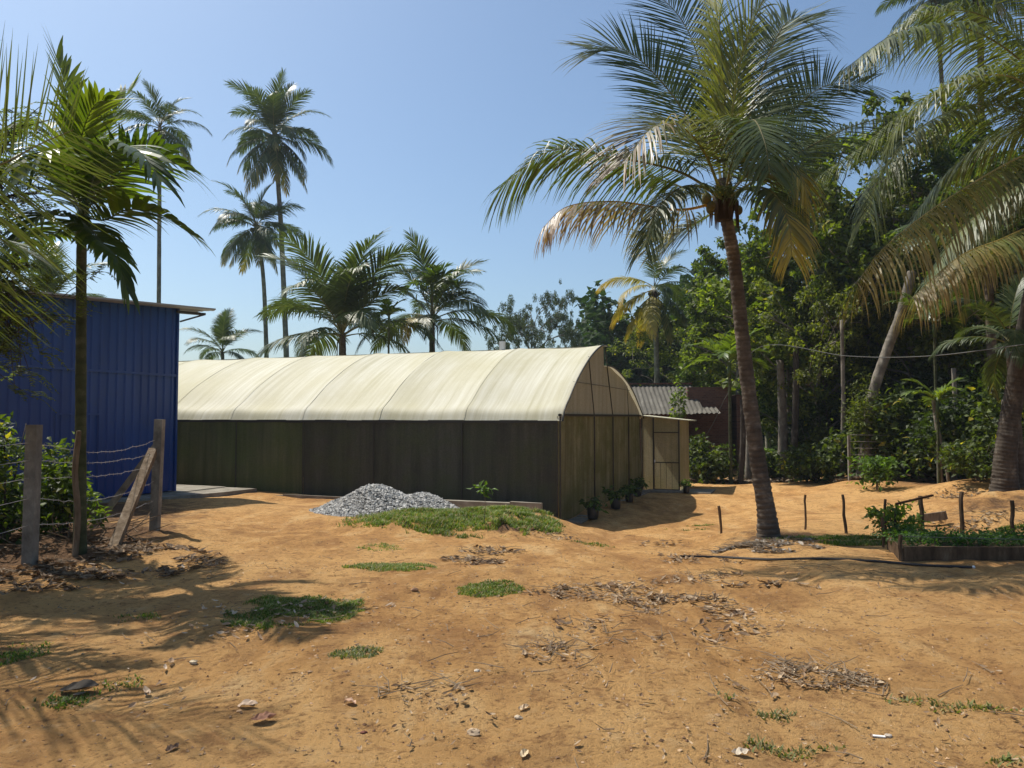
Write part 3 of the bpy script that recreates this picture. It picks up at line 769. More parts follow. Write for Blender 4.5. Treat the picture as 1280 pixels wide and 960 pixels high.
# ------------------------------------------------------------------ house behind
M['brick'] = mat('dark_brick', rough=.9); n = N(M['brick'])
bk = n.new('ShaderNodeTexBrick'); bk.inputs['Scale'].default_value = 3.2
bk.inputs['Color1'].default_value=(.10,.045,.032,1); bk.inputs['Color2'].default_value=(.17,.075,.05,1); bk.inputs['Mortar'].default_value=(.13,.10,.08,1)
n.link(n.coords((1,1,1), rot=(math.pi/2,0,0)), bk.inputs['Vector']); n.col(bk.outputs[0])
def asb():
    m = mat('asbestos_sheet', rough=.9, spec=.2); n = N(m); a = n.noise(n.coords((2,.5,.5)), 1.5, 7, .7)
    n.col(n.ramp(a, [(.3,(.07,.065,.055)),(.55,(.13,.12,.10)),(.75,(.22,.205,.18))])); return m
M['asb'] = asb()
hl = P(782, 600, 34)[0]; hr = P(868, 600, 34)[0]
house = thing('house', 'small brick house with grey corrugated roof behind the greenhouse porch', 'house', (hl, 34, 0), R(-8))
W_ = hr-hl
b = MB(); b.box((-4.5,0.3,-.2),(W_-.3,5,3.0)); b.build('wall', M['brick'], house)
b = MB(); V=[];Q=[]; nx=200; X_=np.linspace(-5, W_+.1, nx)
for x in X_:
    z = .022*math.sin(x*2*math.pi/.2)
    V += [(x+.30,-.45,2.72+z),(x,2.6,4.12+z),(x,5.4,2.8+z)]
for i in range(nx-1): Q += [(3*i,3*i+3,3*i+4,3*i+1),(3*i+1,3*i+4,3*i+5,3*i+2)]
b.add(V,Q); b.build('roof', M['asb'], house)
b = MB(); b.beam((-5,2.6,4.18),(W_+.1,2.6,4.18),.3,.07); b.build('ridge_cap', M['brick'], house)
b = MB(); V=[];Q=[]
for i in range(40):
    x = W_-.1+i*1.1/40; z=.025*math.sin(x*2*math.pi/.2); V += [(x,-.9,2.75+z),(x,.9,3.05+z)]
for i in range(39): Q.append((2*i,2*i+2,2*i+3,2*i+1))
b.add(V,Q).build('lean_to_roof', M['asb'], house)
b = MB(); b.box((W_-.25,1.0,-.2),(W_+1.7,5.1,3.95)); b.box((W_+1.9,.8,-.2),(W_+2.5,5.0,3.6)); b.build('tall_wall', M['brick'], house)
M['tarp'] = mat('dark_blue_tarp',(.02,.025,.045),.5,.4)
b = MB(); b.box((W_-.5,.15,0),(W_+.4,.25,1.3)); b.build('tarp', M['tarp'], house)

# ------------------------------------------------------------------ gravel heap
gp = G(487, 643); gx, gy = gp[0]-.08, gp[1]+.75
def heap_h(x, y):
    dx = (x-gx); dy = (y-gy)
    a = np.exp(-((dx+.38)/.85)**2-(dy/.95)**2)*.60; b2 = np.exp(-((dx-.68)/.70)**2-(dy/.85)**2)*.42; c = np.exp(-((dx+1.25)/.5)**2-(dy/.6)**2)*.22
    return (a**3+b2**3+c**3)**(1/3)*1.12 + .05*fbm(x*3,y*3,91,3) - .07
r = np.random.default_rng(5)
b = MB(); nn_=90; X,Y_ = np.meshgrid(np.linspace(gx-2,gx+2,nn_), np.linspace(gy-1.7,gy+1.7,nn_))
gz0 = height(X.ravel(),Y_.ravel()); Z = gz0 + heap_h(X.ravel(),Y_.ravel()) - .03
ii = np.arange(nn_*nn_).reshape(nn_,nn_)
b.add(np.stack([X.ravel(),Y_.ravel(),Z],1), np.stack([ii[:-1,:-1],ii[:-1,1:],ii[1:,1:],ii[1:,:-1]],-1).reshape(-1,4), (.20,.195,.18))
def stones(b, P_, S, r, cl, ch):
    n = len(P_)
    base = np.array([(1,0,0),(-1,0,0),(0,1,0),(0,-1,0),(0,0,1),(0,0,-1)],float)
    V = base[None]*(.5+.7*r.random((n,6,1)))*S[:,None,None]*np.array([1,.8,.6]) + r.normal(0,.12,(n,6,3))*S[:,None,None]
    a = r.random(n)*6.28; c,s = np.cos(a)[:,None],np.sin(a)[:,None]
    X = V[:,:,0]*c - V[:,:,1]*s; Y = V[:,:,0]*s+V[:,:,1]*c
    V = np.stack([X,Y,V[:,:,2]],-1)+P_[:,None]
    k = np.arange(n)[:,None]*6
    Q = np.concatenate([k+np.array([q]) for q in ((0,2,4),(2,1,4),(1,3,4),(3,0,4),(2,0,5),(1,2,5),(3,1,5),(0,3,5))])
    f = r.random(n)[:,None]; C = np.asarray(cl)*(1-f)+np.asarray(ch)*f
    b.add(V.reshape(-1,3), Q, np.repeat(C,6,0))
ns = 17000; sx = gx + r.uniform(-2,2,ns); sy = gy + r.uniform(-1.5,1.4,ns); hh = heap_h(sx,sy)
k = hh > .0; sx,sy,hh = sx[k],sy[k],hh[k]
stones(b, np.stack([sx,sy,height(sx,sy)+hh],1), .014+.045*r.random(len(sx))**2, r, (.16,.155,.145), (.54,.525,.485))
gh_ = b.build('gravel', M['stonemat']); tag(gh_, 'heap of grey crushed gravel in front of the dark greenhouse wall', 'gravel', kind='stuff')

# ------------------------------------------------------------------ grass and litter
def in_ell(n, cx, cy, rx, ry, r, edge=1.0):
    a = r.random(n)*6.28; q = r.random(n)**.6
    x = cx + rx*q*np.cos(a); y = cy + ry*q*np.sin(a)
    return x, y
def grass(label, spots, hgt, seed, c_lo=(.055,.10,.012), c_hi=(.16,.22,.03), wid=.006, thr=.42, name='grass'):
    r = np.random.default_rng(seed); b = MB()
    for (cx,cy,rx,ry,n) in spots:
        x,y = in_ell(n,cx,cy,rx,ry,r)
        rr_ = np.sqrt(((x-cx)/rx)**2+((y-cy)/ry)**2); m_ = (1.0*vnoise(x*2.6,y*2.6,seed)+.8*vnoise(x*8,y*8,seed+3)+.55*r.random(n)+.3*vnoise(x*22,y*22,seed+5)-.85-.95*rr_**1.3) > thr-.22
        x,y = x[m_],y[m_]; k = len(x)
        if not k: continue
        z = height(x,y)-.005
        p = np.stack([x,y,z],1); a = r.random(k)*6.28
        h_ = hgt*(.35+1.4*r.random(k)**2); ln = h_*r.uniform(.2,1.1,k)
        d = np.stack([np.cos(a)*ln, np.sin(a)*ln, h_],1); sdv = np.stack([-np.sin(a),np.cos(a),0*a],1)*(wid*(.6+.8*r.random(k)))[:,None]
        V = np.stack([p-sdv,p+sdv,p+d*.6+sdv*.7,p+d*.6-sdv*.7,p+d*np.array([1.25,1.25,.9])],1).reshape(-1,3)
        q0 = np.arange(k)[:,None]*5
        f = r.random(k)[:,None]; C = np.asarray(c_lo)*(1-f)+np.asarray(c_hi)*f
        dm = r.random(k)<.24; C[dm] = (.28,.22,.10)
        n0 = b.n
        b.add(V, q0+np.array([[0,1,2,3]]), np.repeat(C,5,0))
        b.L.append((q0+np.array([[3,2,4]])+n0).ravel()); b.N.append(np.full(k,3))
    return tag(b.build(name, M['grass']), label, 'grass', kind='stuff')
def gpt(px,py): p = G(px,py); return p[0],p[1]
def spot(px,py,rx,ry,n): x,y = gpt(px,py); return (x,y,rx,ry,n)
grass('short green grass covering the mound beside the gravel heap', [(-.85,14.7,1.9,2.2,75000),(-.15,15.0,1.1,1.6,36000),(-2.5,14.6,1.1,1.2,3500),(-.1,13.6,.6,.5,7000)], .06, 1, wid=.008, thr=.12)
grass('oval patch of low grass with dry leaves at the left', [spot(370,765,.60,.80,42000)], .022, 2, thr=.12, wid=.005)
grass('flat strip of grass in front of the mound', [spot(492,708,.62,.55,15000),spot(480,685,.4,.4,1500)], .024, 3, thr=.12, wid=.006)
grass('small grass tuft patch in the middle of the yard', [spot(612,736,.36,.38,8000)], .022, 4, thr=.12)
grass('sparse small weeds left of centre', [spot(445,816,.19,.19,1500)], .02, 5, thr=.1, c_lo=(.09,.11,.04), c_hi=(.17,.19,.08))
grass('thin grass at the left edge of the yard', [spot(25,820,.45,.4,5000),spot(150,852,.2,.2,500),spot(185,770,.3,.25,900),spot(70,880,.3,.2,1800)], .022, 6)
grass('sparse weeds in the lower right foreground', [spot(1230,885,.35,.12,700),spot(950,895,.25,.12,400),spot(1140,880,.2,.1,260),spot(905,870,.25,.15,350),spot(985,945,.3,.1,500),spot(1260,950,.2,.1,300)], .025, 7, c_lo=(.09,.11,.03), c_hi=(.18,.19,.06))
grass('strip of grass in front of the wooden stakes', [spot(1040,672,1.2,.22,7000),spot(1090,680,.9,.2,5000),spot(1200,672,1.6,.2,6000)], .035, 8, wid=.008, thr=.1)
grass('wisps of grass on the yard beside the palm', [spot(860,663,.6,.2,1500),spot(735,680,.6,.25,900),spot(880,657,.5,.1,900)], .03, 9, wid=.008)

def litter(label, spots, seed, size=.06, cl=(.16,.095,.05), ch=(.48,.36,.23), twigs=0, name='leaf_litter', cat='leaf litter'):
    r = np.random.default_rng(seed); b = MB()
    for (cx,cy,rx,ry,n) in spots:
        x,y = in_ell(n,cx,cy,rx,ry,r)
        kk = vnoise(x*2.5,y*2.5,seed+9) > .35; x,y = x[kk],y[kk]; n = len(x)
        if not n: continue
        p = np.stack([x,y,height(x,y)+.008+.012*r.random(n)],1)
        a = r.random(n)*6.28; L = size*(.35+1.1*r.random(n)**1.5); W = L*(.3+.25*r.random(n))
        d = np.stack([np.cos(a),np.sin(a),r.normal(0,.25,n)],1); s_ = np.stack([-np.sin(a),np.cos(a),r.normal(0,.3,n)],1)
        cu = L*(.1+.35*r.random(n)); up = np.array([0,0,1.])
        V = []
        for t,wq in ((-1,.15),(-.35,.9),(.35,.85),(1,.1)):
            c = p + d*(L*t*.5)[:,None] + up*(cu*(t*t)*.5)[:,None]
            V += [c - s_*(W*wq*.5)[:,None] + up*(W*.3*wq)[:,None], c, c + s_*(W*wq*.5)[:,None] + up*(W*.3*wq)[:,None]]
        V = np.stack(V,1).reshape(-1,3); k = np.arange(n)[:,None]*12
        Q = np.concatenate([k+np.array([[3*i+j,3*i+j+1,3*i+j+4,3*i+j+3]]) for i in range(3) for j in range(2)])
        f = (r.random(n)**1.4)[:,None]; C = np.asarray(cl)*(1-f)+np.asarray(ch)*f
        b.add(V,Q,np.repeat(C,12,0))
        for _ in range(int(n*twigs)):
            i = r.integers(n); q = p[i]; a_ = r.random()*3.14; l = r.uniform(.06,.3)
            e = q + np.array([math.cos(a_)*l,math.sin(a_)*l,r.uniform(0,.03)])
            b.tube([q,(q+e)/2+r.normal(0,.012,3),e],[.0035,.003,.0015],4,(.22,.16,.10),cap=False)
    return tag(b.build(name, M['dry']), label, cat, kind='stuff')
litter('band of dry brown leaves across the middle right of the yard', [spot(790,745,.8,.5,330),spot(860,765,.6,.55,330),spot(720,738,.5,.3,80),spot(890,790,.6,.5,90),spot(760,780,.5,.4,50)], 21, .07, twigs=.2)
litter('drift of dead leaves beside the coconut palm foot', [spot(850,700,.9,.4,230),spot(870,725,.7,.3,120),spot(830,680,.5,.4,60),spot(955,730,.6,.15,70)], 22, .075, twigs=.2)
litter('cluster of dry leaves and twigs in the lower right', [spot(1020,845,.4,.22,170),spot(985,835,.25,.2,80),spot(940,880,.3,.25,60),spot(1100,855,.4,.3,70),spot(915,915,.25,.15,50),spot(1180,840,.4,.3,40)], 23, .045, twigs=.3)
litter('cluster of crumbled leaves in the centre foreground', [spot(690,815,.35,.25,110),spot(640,850,.45,.15,90),spot(545,870,.35,.2,60),spot(760,800,.5,.25,50)], 24, .045, twigs=.3)
litter('dry brown leaves below the eroded edge of the grass mound', [spot(590,702,.45,.4,260),spot(615,690,.5,.3,120),spot(690,670,.6,.4,90)], 25, .08, cl=(.10,.06,.035), twigs=.25)
litter('dead leaves and twigs under the barbed wire fence', [spot(110,700,1.6,1.4,1500),spot(30,720,1.0,.8,700),spot(210,690,.7,.6,350)], 26, .10, cl=(.08,.05,.03), ch=(.33,.23,.14), twigs=.25)
litter('pale leaves lying on and around the left grass patch', [spot(370,760,.9,.5,110),spot(320,790,.6,.3,60),spot(200,860,.9,.5,60),spot(250,720,1.5,.6,60)], 27, .06, cl=(.3,.2,.12), ch=(.62,.5,.37), twigs=.05)
litter('ring of dry sheaths and fibres around the coconut palm foot', [spot(925,685,.45,.3,330),spot(985,688,.55,.3,330),spot(955,680,.8,.35,250)], 28, .10, cl=(.11,.085,.06), ch=(.38,.33,.27), twigs=.6)
litter('loose scatter of tiny leaves and crumbs over the foreground', [(0,5.5,3.4,2.5,1500),(2.2,8,3.5,3,1300),(-2,9,3,3,700),(1,4.2,2,1.0,600),(3,12,3,2.5,500)], 29, .028, twigs=.035)
litter('dry debris on the bank at the right edge', [spot(1230,650,1.4,.9,600),spot(1215,615,1.5,1,400),spot(1150,600,1.5,1.2,300)], 30, .09, cl=(.10,.07,.04), ch=(.36,.27,.17), twigs=.3)
litter('heap of dry fronds and brush along the forest edge', [(7.5,30.5,2,.8,700),(10.5,30,2.5,1,1400),(13,26,2,1,1600),(15,25,2,1.2,900),(4.3,31,1,.6,400)], 31, .28, cl=(.07,.05,.03), ch=(.28,.21,.14), twigs=.5)
# pebbles as stuff + countable stones and large leaves
r = np.random.default_rng(8); b = MB(); n_=7000
a = r.random(n_); py_ = 3.2+ 13*a**1.6; px_ = r.uniform(-.75,.75,n_)*py_
stones(b, np.stack([px_,py_,height(px_,py_)+.002],1), .003+.017*r.random(n_)**4, r, (.14,.07,.035), (.50,.33,.18))
tag(b.build('pebbles', M['stonemat']), 'small pebbles and clods scattered over the yard', 'pebbles', kind='stuff')
def stone(px,py,s,label,c=(.42,.31,.2)):
    p = G(px,py); r = np.random.default_rng(int(px)); b = MB()
    V = []; nu,nv=9,6
    for j in range(nv+1):
        for i in range(nu):
            ph=math.pi*j/nv; q = s*(.8+.45*r.random())
            V.append((q*math.sin(ph)*math.cos(6.283*i/nu), q*.8*math.sin(ph)*math.sin(6.283*i/nu), q*.55*math.cos(ph)+s*.2))
    Q = [(j*nu+i, j*nu+(i+1)%nu, (j+1)*nu+(i+1)%nu, (j+1)*nu+i) for j in range(nv) for i in range(nu)]
    b.add(V,Q,c); tag(b.build('stone', M['stonemat'], loc=p), label, 'stone')
stone(592,918,.036,'pale tan stone at the bottom centre of the yard')
stone(455,917,.018,'small dark red stone in the foreground left of the pale one',(.16,.06,.04))
stone(648,898,.022,'light flat stone near the bottom centre',(.5,.4,.28))
stone(242,829,.028,'cream stone below the left grass patch',(.55,.45,.3))
stone(596,839,.016,'whitish pebble beside the central leaf cluster',(.6,.52,.4))
stone(518,738,.035,'brown clod above the centre grass tuft',(.3,.17,.09))
stone(1110,921,.020,'grey stone lower right foreground',(.45,.38,.3))
def big_leaf(px,py,L,az,label,c):
    p = G(px,py); b = MB(); r = np.random.default_rng(int(px*3)); nu=8; V=[]
    for i in range(nu+1):
        t=i/nu; wd = L*.27*math.sin(math.pi*min(1,t*.95+.04))**.8; zc=.05*L+ .25*L*(t-.5)**2*1.4+ r.normal(0,.004)
        for s_ in (-1,-.5,0,.5,1):
            V.append(((t-.5)*L, s_*wd, zc+abs(s_)*wd*.55+r.normal(0,.0025)))
    Q=[(5*i+j,5*i+5+j,5*i+6+j,5*i+1+j) for i in range(nu) for j in range(4)]
    o = MB().add(V,Q,c).build('dry_leaf', M['dry'], loc=p+np.array([0,0,.006])); o.rotation_euler=(0.15,-.1,az); tag(o,label,'leaf')
big_leaf(437,880,.085,2.6,'single pinkish tan curled leaf in the centre left foreground',(.55,.36,.24))
big_leaf(330,902,.13,.4,'large reddish brown curled leaf at the bottom left',(.30,.15,.09))
big_leaf(310,884,.11,.1,'long pale leaf just above the reddish curled leaf',(.58,.43,.3))
big_leaf(926,944,.09,0,'pale flat leaf at the bottom right of centre',(.55,.47,.36))
big_leaf(655,887,.07,.5,'cream leaf above the light flat stone',(.55,.42,.27))
big_leaf(100,866,.22,.1,'large blackish leaf lying in grass at lower left',(.05,.04,.03))
big_leaf(215,938,.08,1.1,'small dark leaf at the bottom left corner area',(.10,.06,.04))
big_leaf(655,945,.07,1.1,'pale leaf on the bottom edge near the middle',(.6,.48,.3))
big_leaf(1082,852,.06,.1,'thin tan leaf right of the lower right cluster',(.5,.38,.24))
o = MB(); o.box((-.032,-.009,0),(.032,.009,.006)); o = o.build('paper_scrap', M['white'], loc=G(1098,921)); o.rotation_euler=(0,0,-.25); tag(o,'small white scrap of paper in the lower right foreground','scrap')
p = G(1090,920)

# ------------------------------------------------------------------ barbed wire fence left
fa = G(37,706); fb = G(193,662)
fence = thing('barbed_wire_fence', 'barbed wire fence with two grey concrete posts and braces by the blue shed', 'fence', fa)
def concrete_post(bx, by, h_, tilt=0):
    b = MB(); z0 = H(bx,by)-.2; n=9
    for i in range(n):
        pass
    b.beam((bx-fa[0],by-fa[1],z0-fa[2]),(bx-fa[0]+tilt,by-fa[1],z0-fa[2]+h_+.2),.125,.115,up=(0,1,0)); return b
concrete_post(fa[0],fa[1],1.58,.01).build('post', M['post'], fence)
concrete_post(fb[0],fb[1],1.70,.05).build('post', M['post'], fence)
fc = np.array([-5.3,5.2,H(-5.3,5.2)]); concrete_post(fc[0],fc[1],1.6).build('post', M['post'], fence)
tb_ = fb-fa
b = MB(); e = G(140,685); b.beam(tb_+(-.02,-.05,1.22), e-fa+(0,0,-.05), .12,.10); o=b.build('brace', M['wood'], fence); o['label']='dark weathered brace leaning to the nearer side'
b = MB(); e = P(118,640,11.6); e[2]=H(e[0],e[1]); b.beam(tb_+(-.02,.05,1.30), e-fa, .10,.09); b.build('brace', M['post'], fence)
wr = np.random.default_rng(3)
for i,hz_ in enumerate((.45,.75,.98,1.18,1.38)):
    b = MB(); pts=[]; 
    for t in np.linspace(0,1,30):
        q = tb_*t; q = np.array([q[0],q[1],q[2]+hz_-.10*math.sin(math.pi*t)*(1+.5*math.sin(i*2))+wr.normal(0,.006)]); pts.append(q)
    b.tube(pts, .0035, 4)
    for q in pts[1:-1:1]:
        b.tube([q+(0,0,-.02),q+(0,0,.02)],.002,3)
    q0 = fc-fa; b.tube([(0,0,hz_), q0*.5+(0,0,hz_-.06), q0+(0,0,hz_)], .0035, 4)
    b.build('wire', M['wire'], fence)
# wooden fence stick beside the areca
st_ = G(93,695); o = MB().tube(spline([(0,0,-.1),(.03,0,.5),(-.02,0,1.0),(.02,0,1.5)],10),[.035]*9+[.028],7,lump=.15).build('wooden_stick', M['wood'], loc=st_); tag(o,'rough wooden stick standing next to the areca palm trunk','stick')

# ------------------------------------------------------------------ stakes, planter, hose, planks on the right
def stake(px,py,h_,r_,label,tilt=(0,0)):
    p = G(px,py); n=8; r = np.random.default_rng(int(px)); pts=[(tilt[0]*t*h_+r.normal(0,.006),tilt[1]*t*h_,-.15+t*(h_+.15)) for t in np.linspace(0,1,n)]
    o = MB().tube(pts,[r_]*n,6,lump=.2,seed=int(px)).build('wooden_stake', M['stakewood'], loc=p, smooth=False); tag(o,label,'stake','wooden stakes in a row on the right')
stake(902,671,.62,.028,'thin wooden stake left of the coconut palm',(-.05,0))
stake(1007,662,.62,.022,'dark thin stake just right of the coconut palm')
stake(1058,667,.66,.026,'stake with a flat top second to the right of the palm',(-.08,0))
stake(1107,672,.62,.024,'stake at the back left corner of the planting bed')
stake(1155,672,.68,.036,'thick dark brown stake behind the planting bed',(-.06,0))
stake(1203,673,.76,.036,'tall pale stake behind the planting bed')
stake(1266,675,.62,.034,'rightmost stake, behind the end of the planting bed')
stake(1126,701,.35,.026,'short stub at the front left corner of the planting bed')
stake(1104,684,.45,.022,'short dark stake at the left side of the planting bed')
pl = thing('planting_bed', 'low wooden framed bed full of green seedlings at the right edge', 'planter', (0,0,0))
A = G(1127,701); A2 = np.array([10.3, A[1]-.15, A[2]]); Bk = np.array([A[0]+.30, A[1]+1.0, A[2]]); B2 = np.array([10.3,A[1]+1.0,A[2]])
zt = A[2]+.23
def board(a,b_,nm='board',off=0):
    m_ = MB(); m_.beam((a[0],a[1],A[2]+.06),(b_[0],b_[1],A[2]+.06),.035,.27); m_.build(nm, M['stakewood'], pl)
mid_ = A + (A2-A)*.48
board(A+(.03,0,0),mid_-(.005,0,0)); board(mid_+(.005,.012,0),A2); board(Bk+(.03,0,0),B2); board(A+(0,.03,0),Bk-(0,.03,0)); board(A2+(0,.03,0),B2-(0,.03,0))
m_=MB(); m_.beam(mid_+(0,-.03,-.05),mid_+(0,-.03,.3),.05,.035,up=(0,1,0)); m_.build('peg', M['stakewood'], pl)
m_=MB(); m_.add([(A[0]+.03,A[1]+.02,zt-.07),(A2[0],A2[1]+.02,zt-.07),(B2[0],B2[1]-.02,zt-.07),(Bk[0]+.03,Bk[1]-.02,zt-.07)],[(0,1,2,3)]); m_.build('soil', M['soil'], pl)
r = np.random.default_rng(77); n_=5200; cx_ = r.uniform(A[0]+.08,10.2,n_); cy_ = A[1]+r.uniform(.05,1.05,n_)
V,Q,C = leaves(n_, np.stack([cx_,cy_,zt-.05+.13*r.random(n_)*(.5+vnoise(cx_*5,cy_*5,3))],1), .06, r, (.02,.05,.010), (.07,.14,.025), .5, up=.7)
o = MB().add(V,Q,C).build('seedlings', M['leaf'], pl); o['kind']='stuff'
# strings along the stakes
b = MB(); q0=G(1126,701)+(0,0,.33); q1=np.array([10.3,q0[1]-.1,q0[2]-.03]); b.tube([q0,(q0+q1)/2-(0,0,.04),q1],.004,4); o=b.build('string', M['cable']); tag(o,'thin string stretched along the front of the planting bed','string')
b = MB(); q0=P(850,697,11); pts=[]
for px,py in ((850,697),(900,698),(960,701),(1020,700),(1090,703),(1150,708),(1215,711)):
    q=G(px,py); q[2]+=.02; pts.append(q)
b.tube(spline(pts,60),.018,6).build('hose', M['hose']); tag(bpy.data.objects['hose'],'long dark pipe lying across the ground in front of the planting bed','pipe')
b = MB(); q=G(1217,711)+(0,0,.02); sph(b,q,.022); o=b.build('end_cap', M['white'],None,True); o.parent=bpy.data.objects['hose']
# log and diagonal plank
a_=G(1159,661); c_=G(1195,658); o=MB().beam(a_+(0,.3,.14),c_+(0,.3,.16),.15,.15).build('log', M['wood']); tag(o,'short thick squared log lying behind the stakes','log')
a_=G(1120,655); o=MB().beam(P(1120,630,12.2),P(1166,619,12.4),.035,.03,C=(.8,.6,.5)).build('pole', M['stakewood']); tag(o,'thin slanting pole resting on the thick dark stake','pole')

# ------------------------------------------------------------------ potted plants
def potted(t_, label, s=1.0, seed=0, xo=.62, yo=None):
    c,s_ = math.cos(TH), math.sin(TH); x=1.10+xo*c-t_*s_; y=18.4+xo*s_+t_*c
    pt = thing('potted_plant', label, 'potted plant', (x,y,H(x,y)+.02), 0, 'potted plants along the end wall')
    z = np.linspace(0,.26*s,6)
    MB().tube([(0,0,q) for q in z], [.10*s,.115*s,.12*s,.125*s,.12*s,.125*s], 12, lump=.08, seed=seed).build('bag', M['bag'], pt, True)
    r = np.random.default_rng(seed); n=110; cen = r.normal(0,1,(n,3))*(.12*s,.12*s,.07*s)+(0,0,.36*s)
    V,Q,C = leaves(n, cen, .13*s, r, (.03,.06,.015),(.10,.16,.04), .5, up=.6); MB().add(V,Q,C).build('foliage', M['leaf'], pt)
potted(.9,'black grow bag with leafy plant nearest the greenhouse corner',1.15,1)
potted(3.2,'black grow bag with spreading plant, second along the end wall',1.15,2)
potted(4.9,'small dark potted plant third along the end wall',1.0,3)
potted(6.6,'dark potted plant near the porch corner',1.1,4,.5)
potted(8.7,'small pot standing by the porch door slab',.9,5,1.7)

# ------------------------------------------------------------------ saplings
def sapling(label, loc, h_, n, leaf, seed, rad=.2, stemr=.008, c_hi=(.12,.20,.04)):
    r = np.random.default_rng(seed); t = thing('sapling', label, 'sapling', loc)
    MB().tube(spline([(0,0,-.05),(.02,0,h_*.5),(0,.02,h_)],8), np.linspace(stemr,stemr*.5,8),5).build('stem', M['wood'], t)
    cen = np.stack([r.normal(0,rad*.4,n), r.normal(0,rad*.4,n), h_-abs(r.normal(0,rad*.5,n))],1)
    V,Q,C = leaves(n,cen,leaf,r,(.04,.08,.015),c_hi,.4,up=.5); MB().add(V,Q,C).build('foliage', M['leaf'], t)
sapling('tiny sapling with few leaves standing on the grass mound', G(605,655), .68, 34, .15, 1, .16)
sapling('small young tree with round leafy top behind the stakes', G(1096,612), .95, 620, .2, 2, .72, .03)
bush('straggling leafy bush growing at the left end of the planting bed', G(1118,672), .42,.62,.10,700,61, c_lo=(.05,.09,.015), c_hi=(.15,.22,.04))

# ------------------------------------------------------------------ hero coconut palm
HB = G(962,670); HY = HB[1]
def PP(*l): return [P(a,b_,HY+c) for a,b_,c in l]
hp = thing('coconut_palm', 'large coconut palm with ringed leaning trunk standing in the yard right of the greenhouse', 'palm tree', HB)
tp = PP((958,640,0),(945,560,0),(930,440,0),(918,330,0),(906,262,0))
trunk_mb([(0,0,-.3), *[q-HB for q in tp]], .138, .102, rings=330, sides=24, ring_pitch=.085, flare=2.0, flare_h=.38, amp=.075, seed=4).build('trunk', M['palmbark'], hp, True)
K = P(905,250,HY)
def hf(lst, **kw):
    pts = [np.array(K)-HB] + [P(a,b_,HY+c)-HB for a,b_,c in lst]
    args = dict(nl=100, ll=1.3, lw=.036, droop=.5, vee=.2, seed=len(hp.children)*7+3, rach=.026, start=.2, a1=38, profile=([0,.2,.4,.8,1],[.5,.9,1,.9,.6])); args.update(GREEN); args.update(kw)
    frond(pts, **args).build('frond', M['coco'], hp)
BRN=(.30,.20,.08); YEL=(.42,.33,.04)
hf([(850,215,-.6),(760,195,-1.3),(690,188,-1.6),(625,235,-1.7)], droop=.62, vee=-.2, ll=1.15, roll=.35, a1=30)
hf([(850,262,-.3),(770,252,-.6),(710,258,-.8),(678,285,-.9)], droop=.75, vee=-.5, ll=1.0, c_lo=(.08,.085,.04), c_hi=(.19,.17,.10), torn=.3, rc=(.36,.24,.05), tipc=(.22,.14,.08), tipfrac=.6, nl=75)
hf([(880,190,-1.2),(850,158,-1.9),(815,160,-2.3),(780,205,-2.5)], droop=.35, vee=.25, ll=1.25, rc=(.28,.27,.08), c_lo=(.08,.10,.045), c_hi=(.18,.19,.09), tipc=(.22,.14,.08), tipfrac=.35, roll=-.3)
hf([(870,165,.3),(825,100,.5),(780,62,.6),(735,62,.7)], droop=.15, vee=.1, ll=1.3, roll=-.9)
hf([(885,130,1.2),(865,50,1.7),(835,5,2.0),(790,-20,2.2)], droop=.12, vee=.1, ll=1.35, roll=-.7)
hf([(915,140,-.3),(930,60,-.5),(955,0,-.6),(1000,-40,-.6)], droop=.14, vee=.2, ll=1.3, rc=(.25,.26,.06), **{k:v for k,v in YG.items()})
hf([(905,120,-.2),(900,20,-.2),(925,-60,-.2)], droop=.12, vee=.35, ll=1.2, c_lo=(.10,.12,.02), c_hi=(.22,.22,.04), roll=.6)
hf([(935,150,.6),(960,70,1.0),(990,25,1.2),(1035,45,1.4)], droop=.2, vee=.1, ll=1.25, roll=.7)
hf([(945,200,.8),(985,145,1.3),(1030,108,1.6),(1085,105,1.7)], droop=.15, vee=.1, ll=1.25, roll=1.0)
hf([(940,215,-.6),(985,205,-1.1),(1003,225,-1.3),(1012,262,-1.3)], droop=.6, vee=0, ll=.85, tipc=YEL, tipfrac=.5)
hf([(945,225,.5),(1000,190,1.0),(1060,160,1.4),(1130,140,1.8)], droop=.5, vee=.0, ll=1.25, roll=.4)
hf([(885,270,.8),(858,285,1.2),(835,298,1.4),(806,300,1.5)], droop=.3, vee=.1, ll=1.0, tipc=(.28,.25,.05), tipfrac=.5, c_lo=(.06,.09,.02), c_hi=(.13,.16,.04), roll=-.7)
hf([(930,170,1.8),(965,120,2.6),(1000,140,3.2),(1030,190,3.6)], droop=.5, vee=.1, ll=1.2)
hf([(920,180,-1.3),(940,150,-2.2),(955,175,-2.8),(962,215,-3.0)], droop=.5, vee=.1, ll=1.0)
hf([(870,240,1.5),(800,215,2.0),(740,190,2.4),(690,205,2.6)], droop=.6, vee=0, ll=1.0, torn=.15)
hf([(915,200,.9),(935,120,1.4),(945,60,1.7),(990,20,2.0)], droop=.25, vee=.2, ll=1.3, roll=.5)
hf([(935,235,-.8),(965,240,-1.4),(985,275,-1.7),(990,320,-1.8)], droop=.5, vee=0, ll=.85, tipc=YEL, tipfrac=.4)
hf([(880,235,-.8),(850,235,-1.3),(820,265,-1.6),(805,310,-1.7)], droop=.5, vee=0, ll=.85)
b = MB(); cc = np.array(K)-HB
r = np.random.default_rng(21)
for c0, k_ in ((np.array([-.26,-.1,-.08]),5),(np.array([.14,-.12,-.12]),4)):
    for _ in range(k_):
        b = MB(); d = r.normal(0,1,3); d = nz(d)*.13; sph(b, cc+c0+d*np.array([1,1,.8]), .07+.02*r.random(), 1.2); b.build('coconut', M['husk'], hp, True)
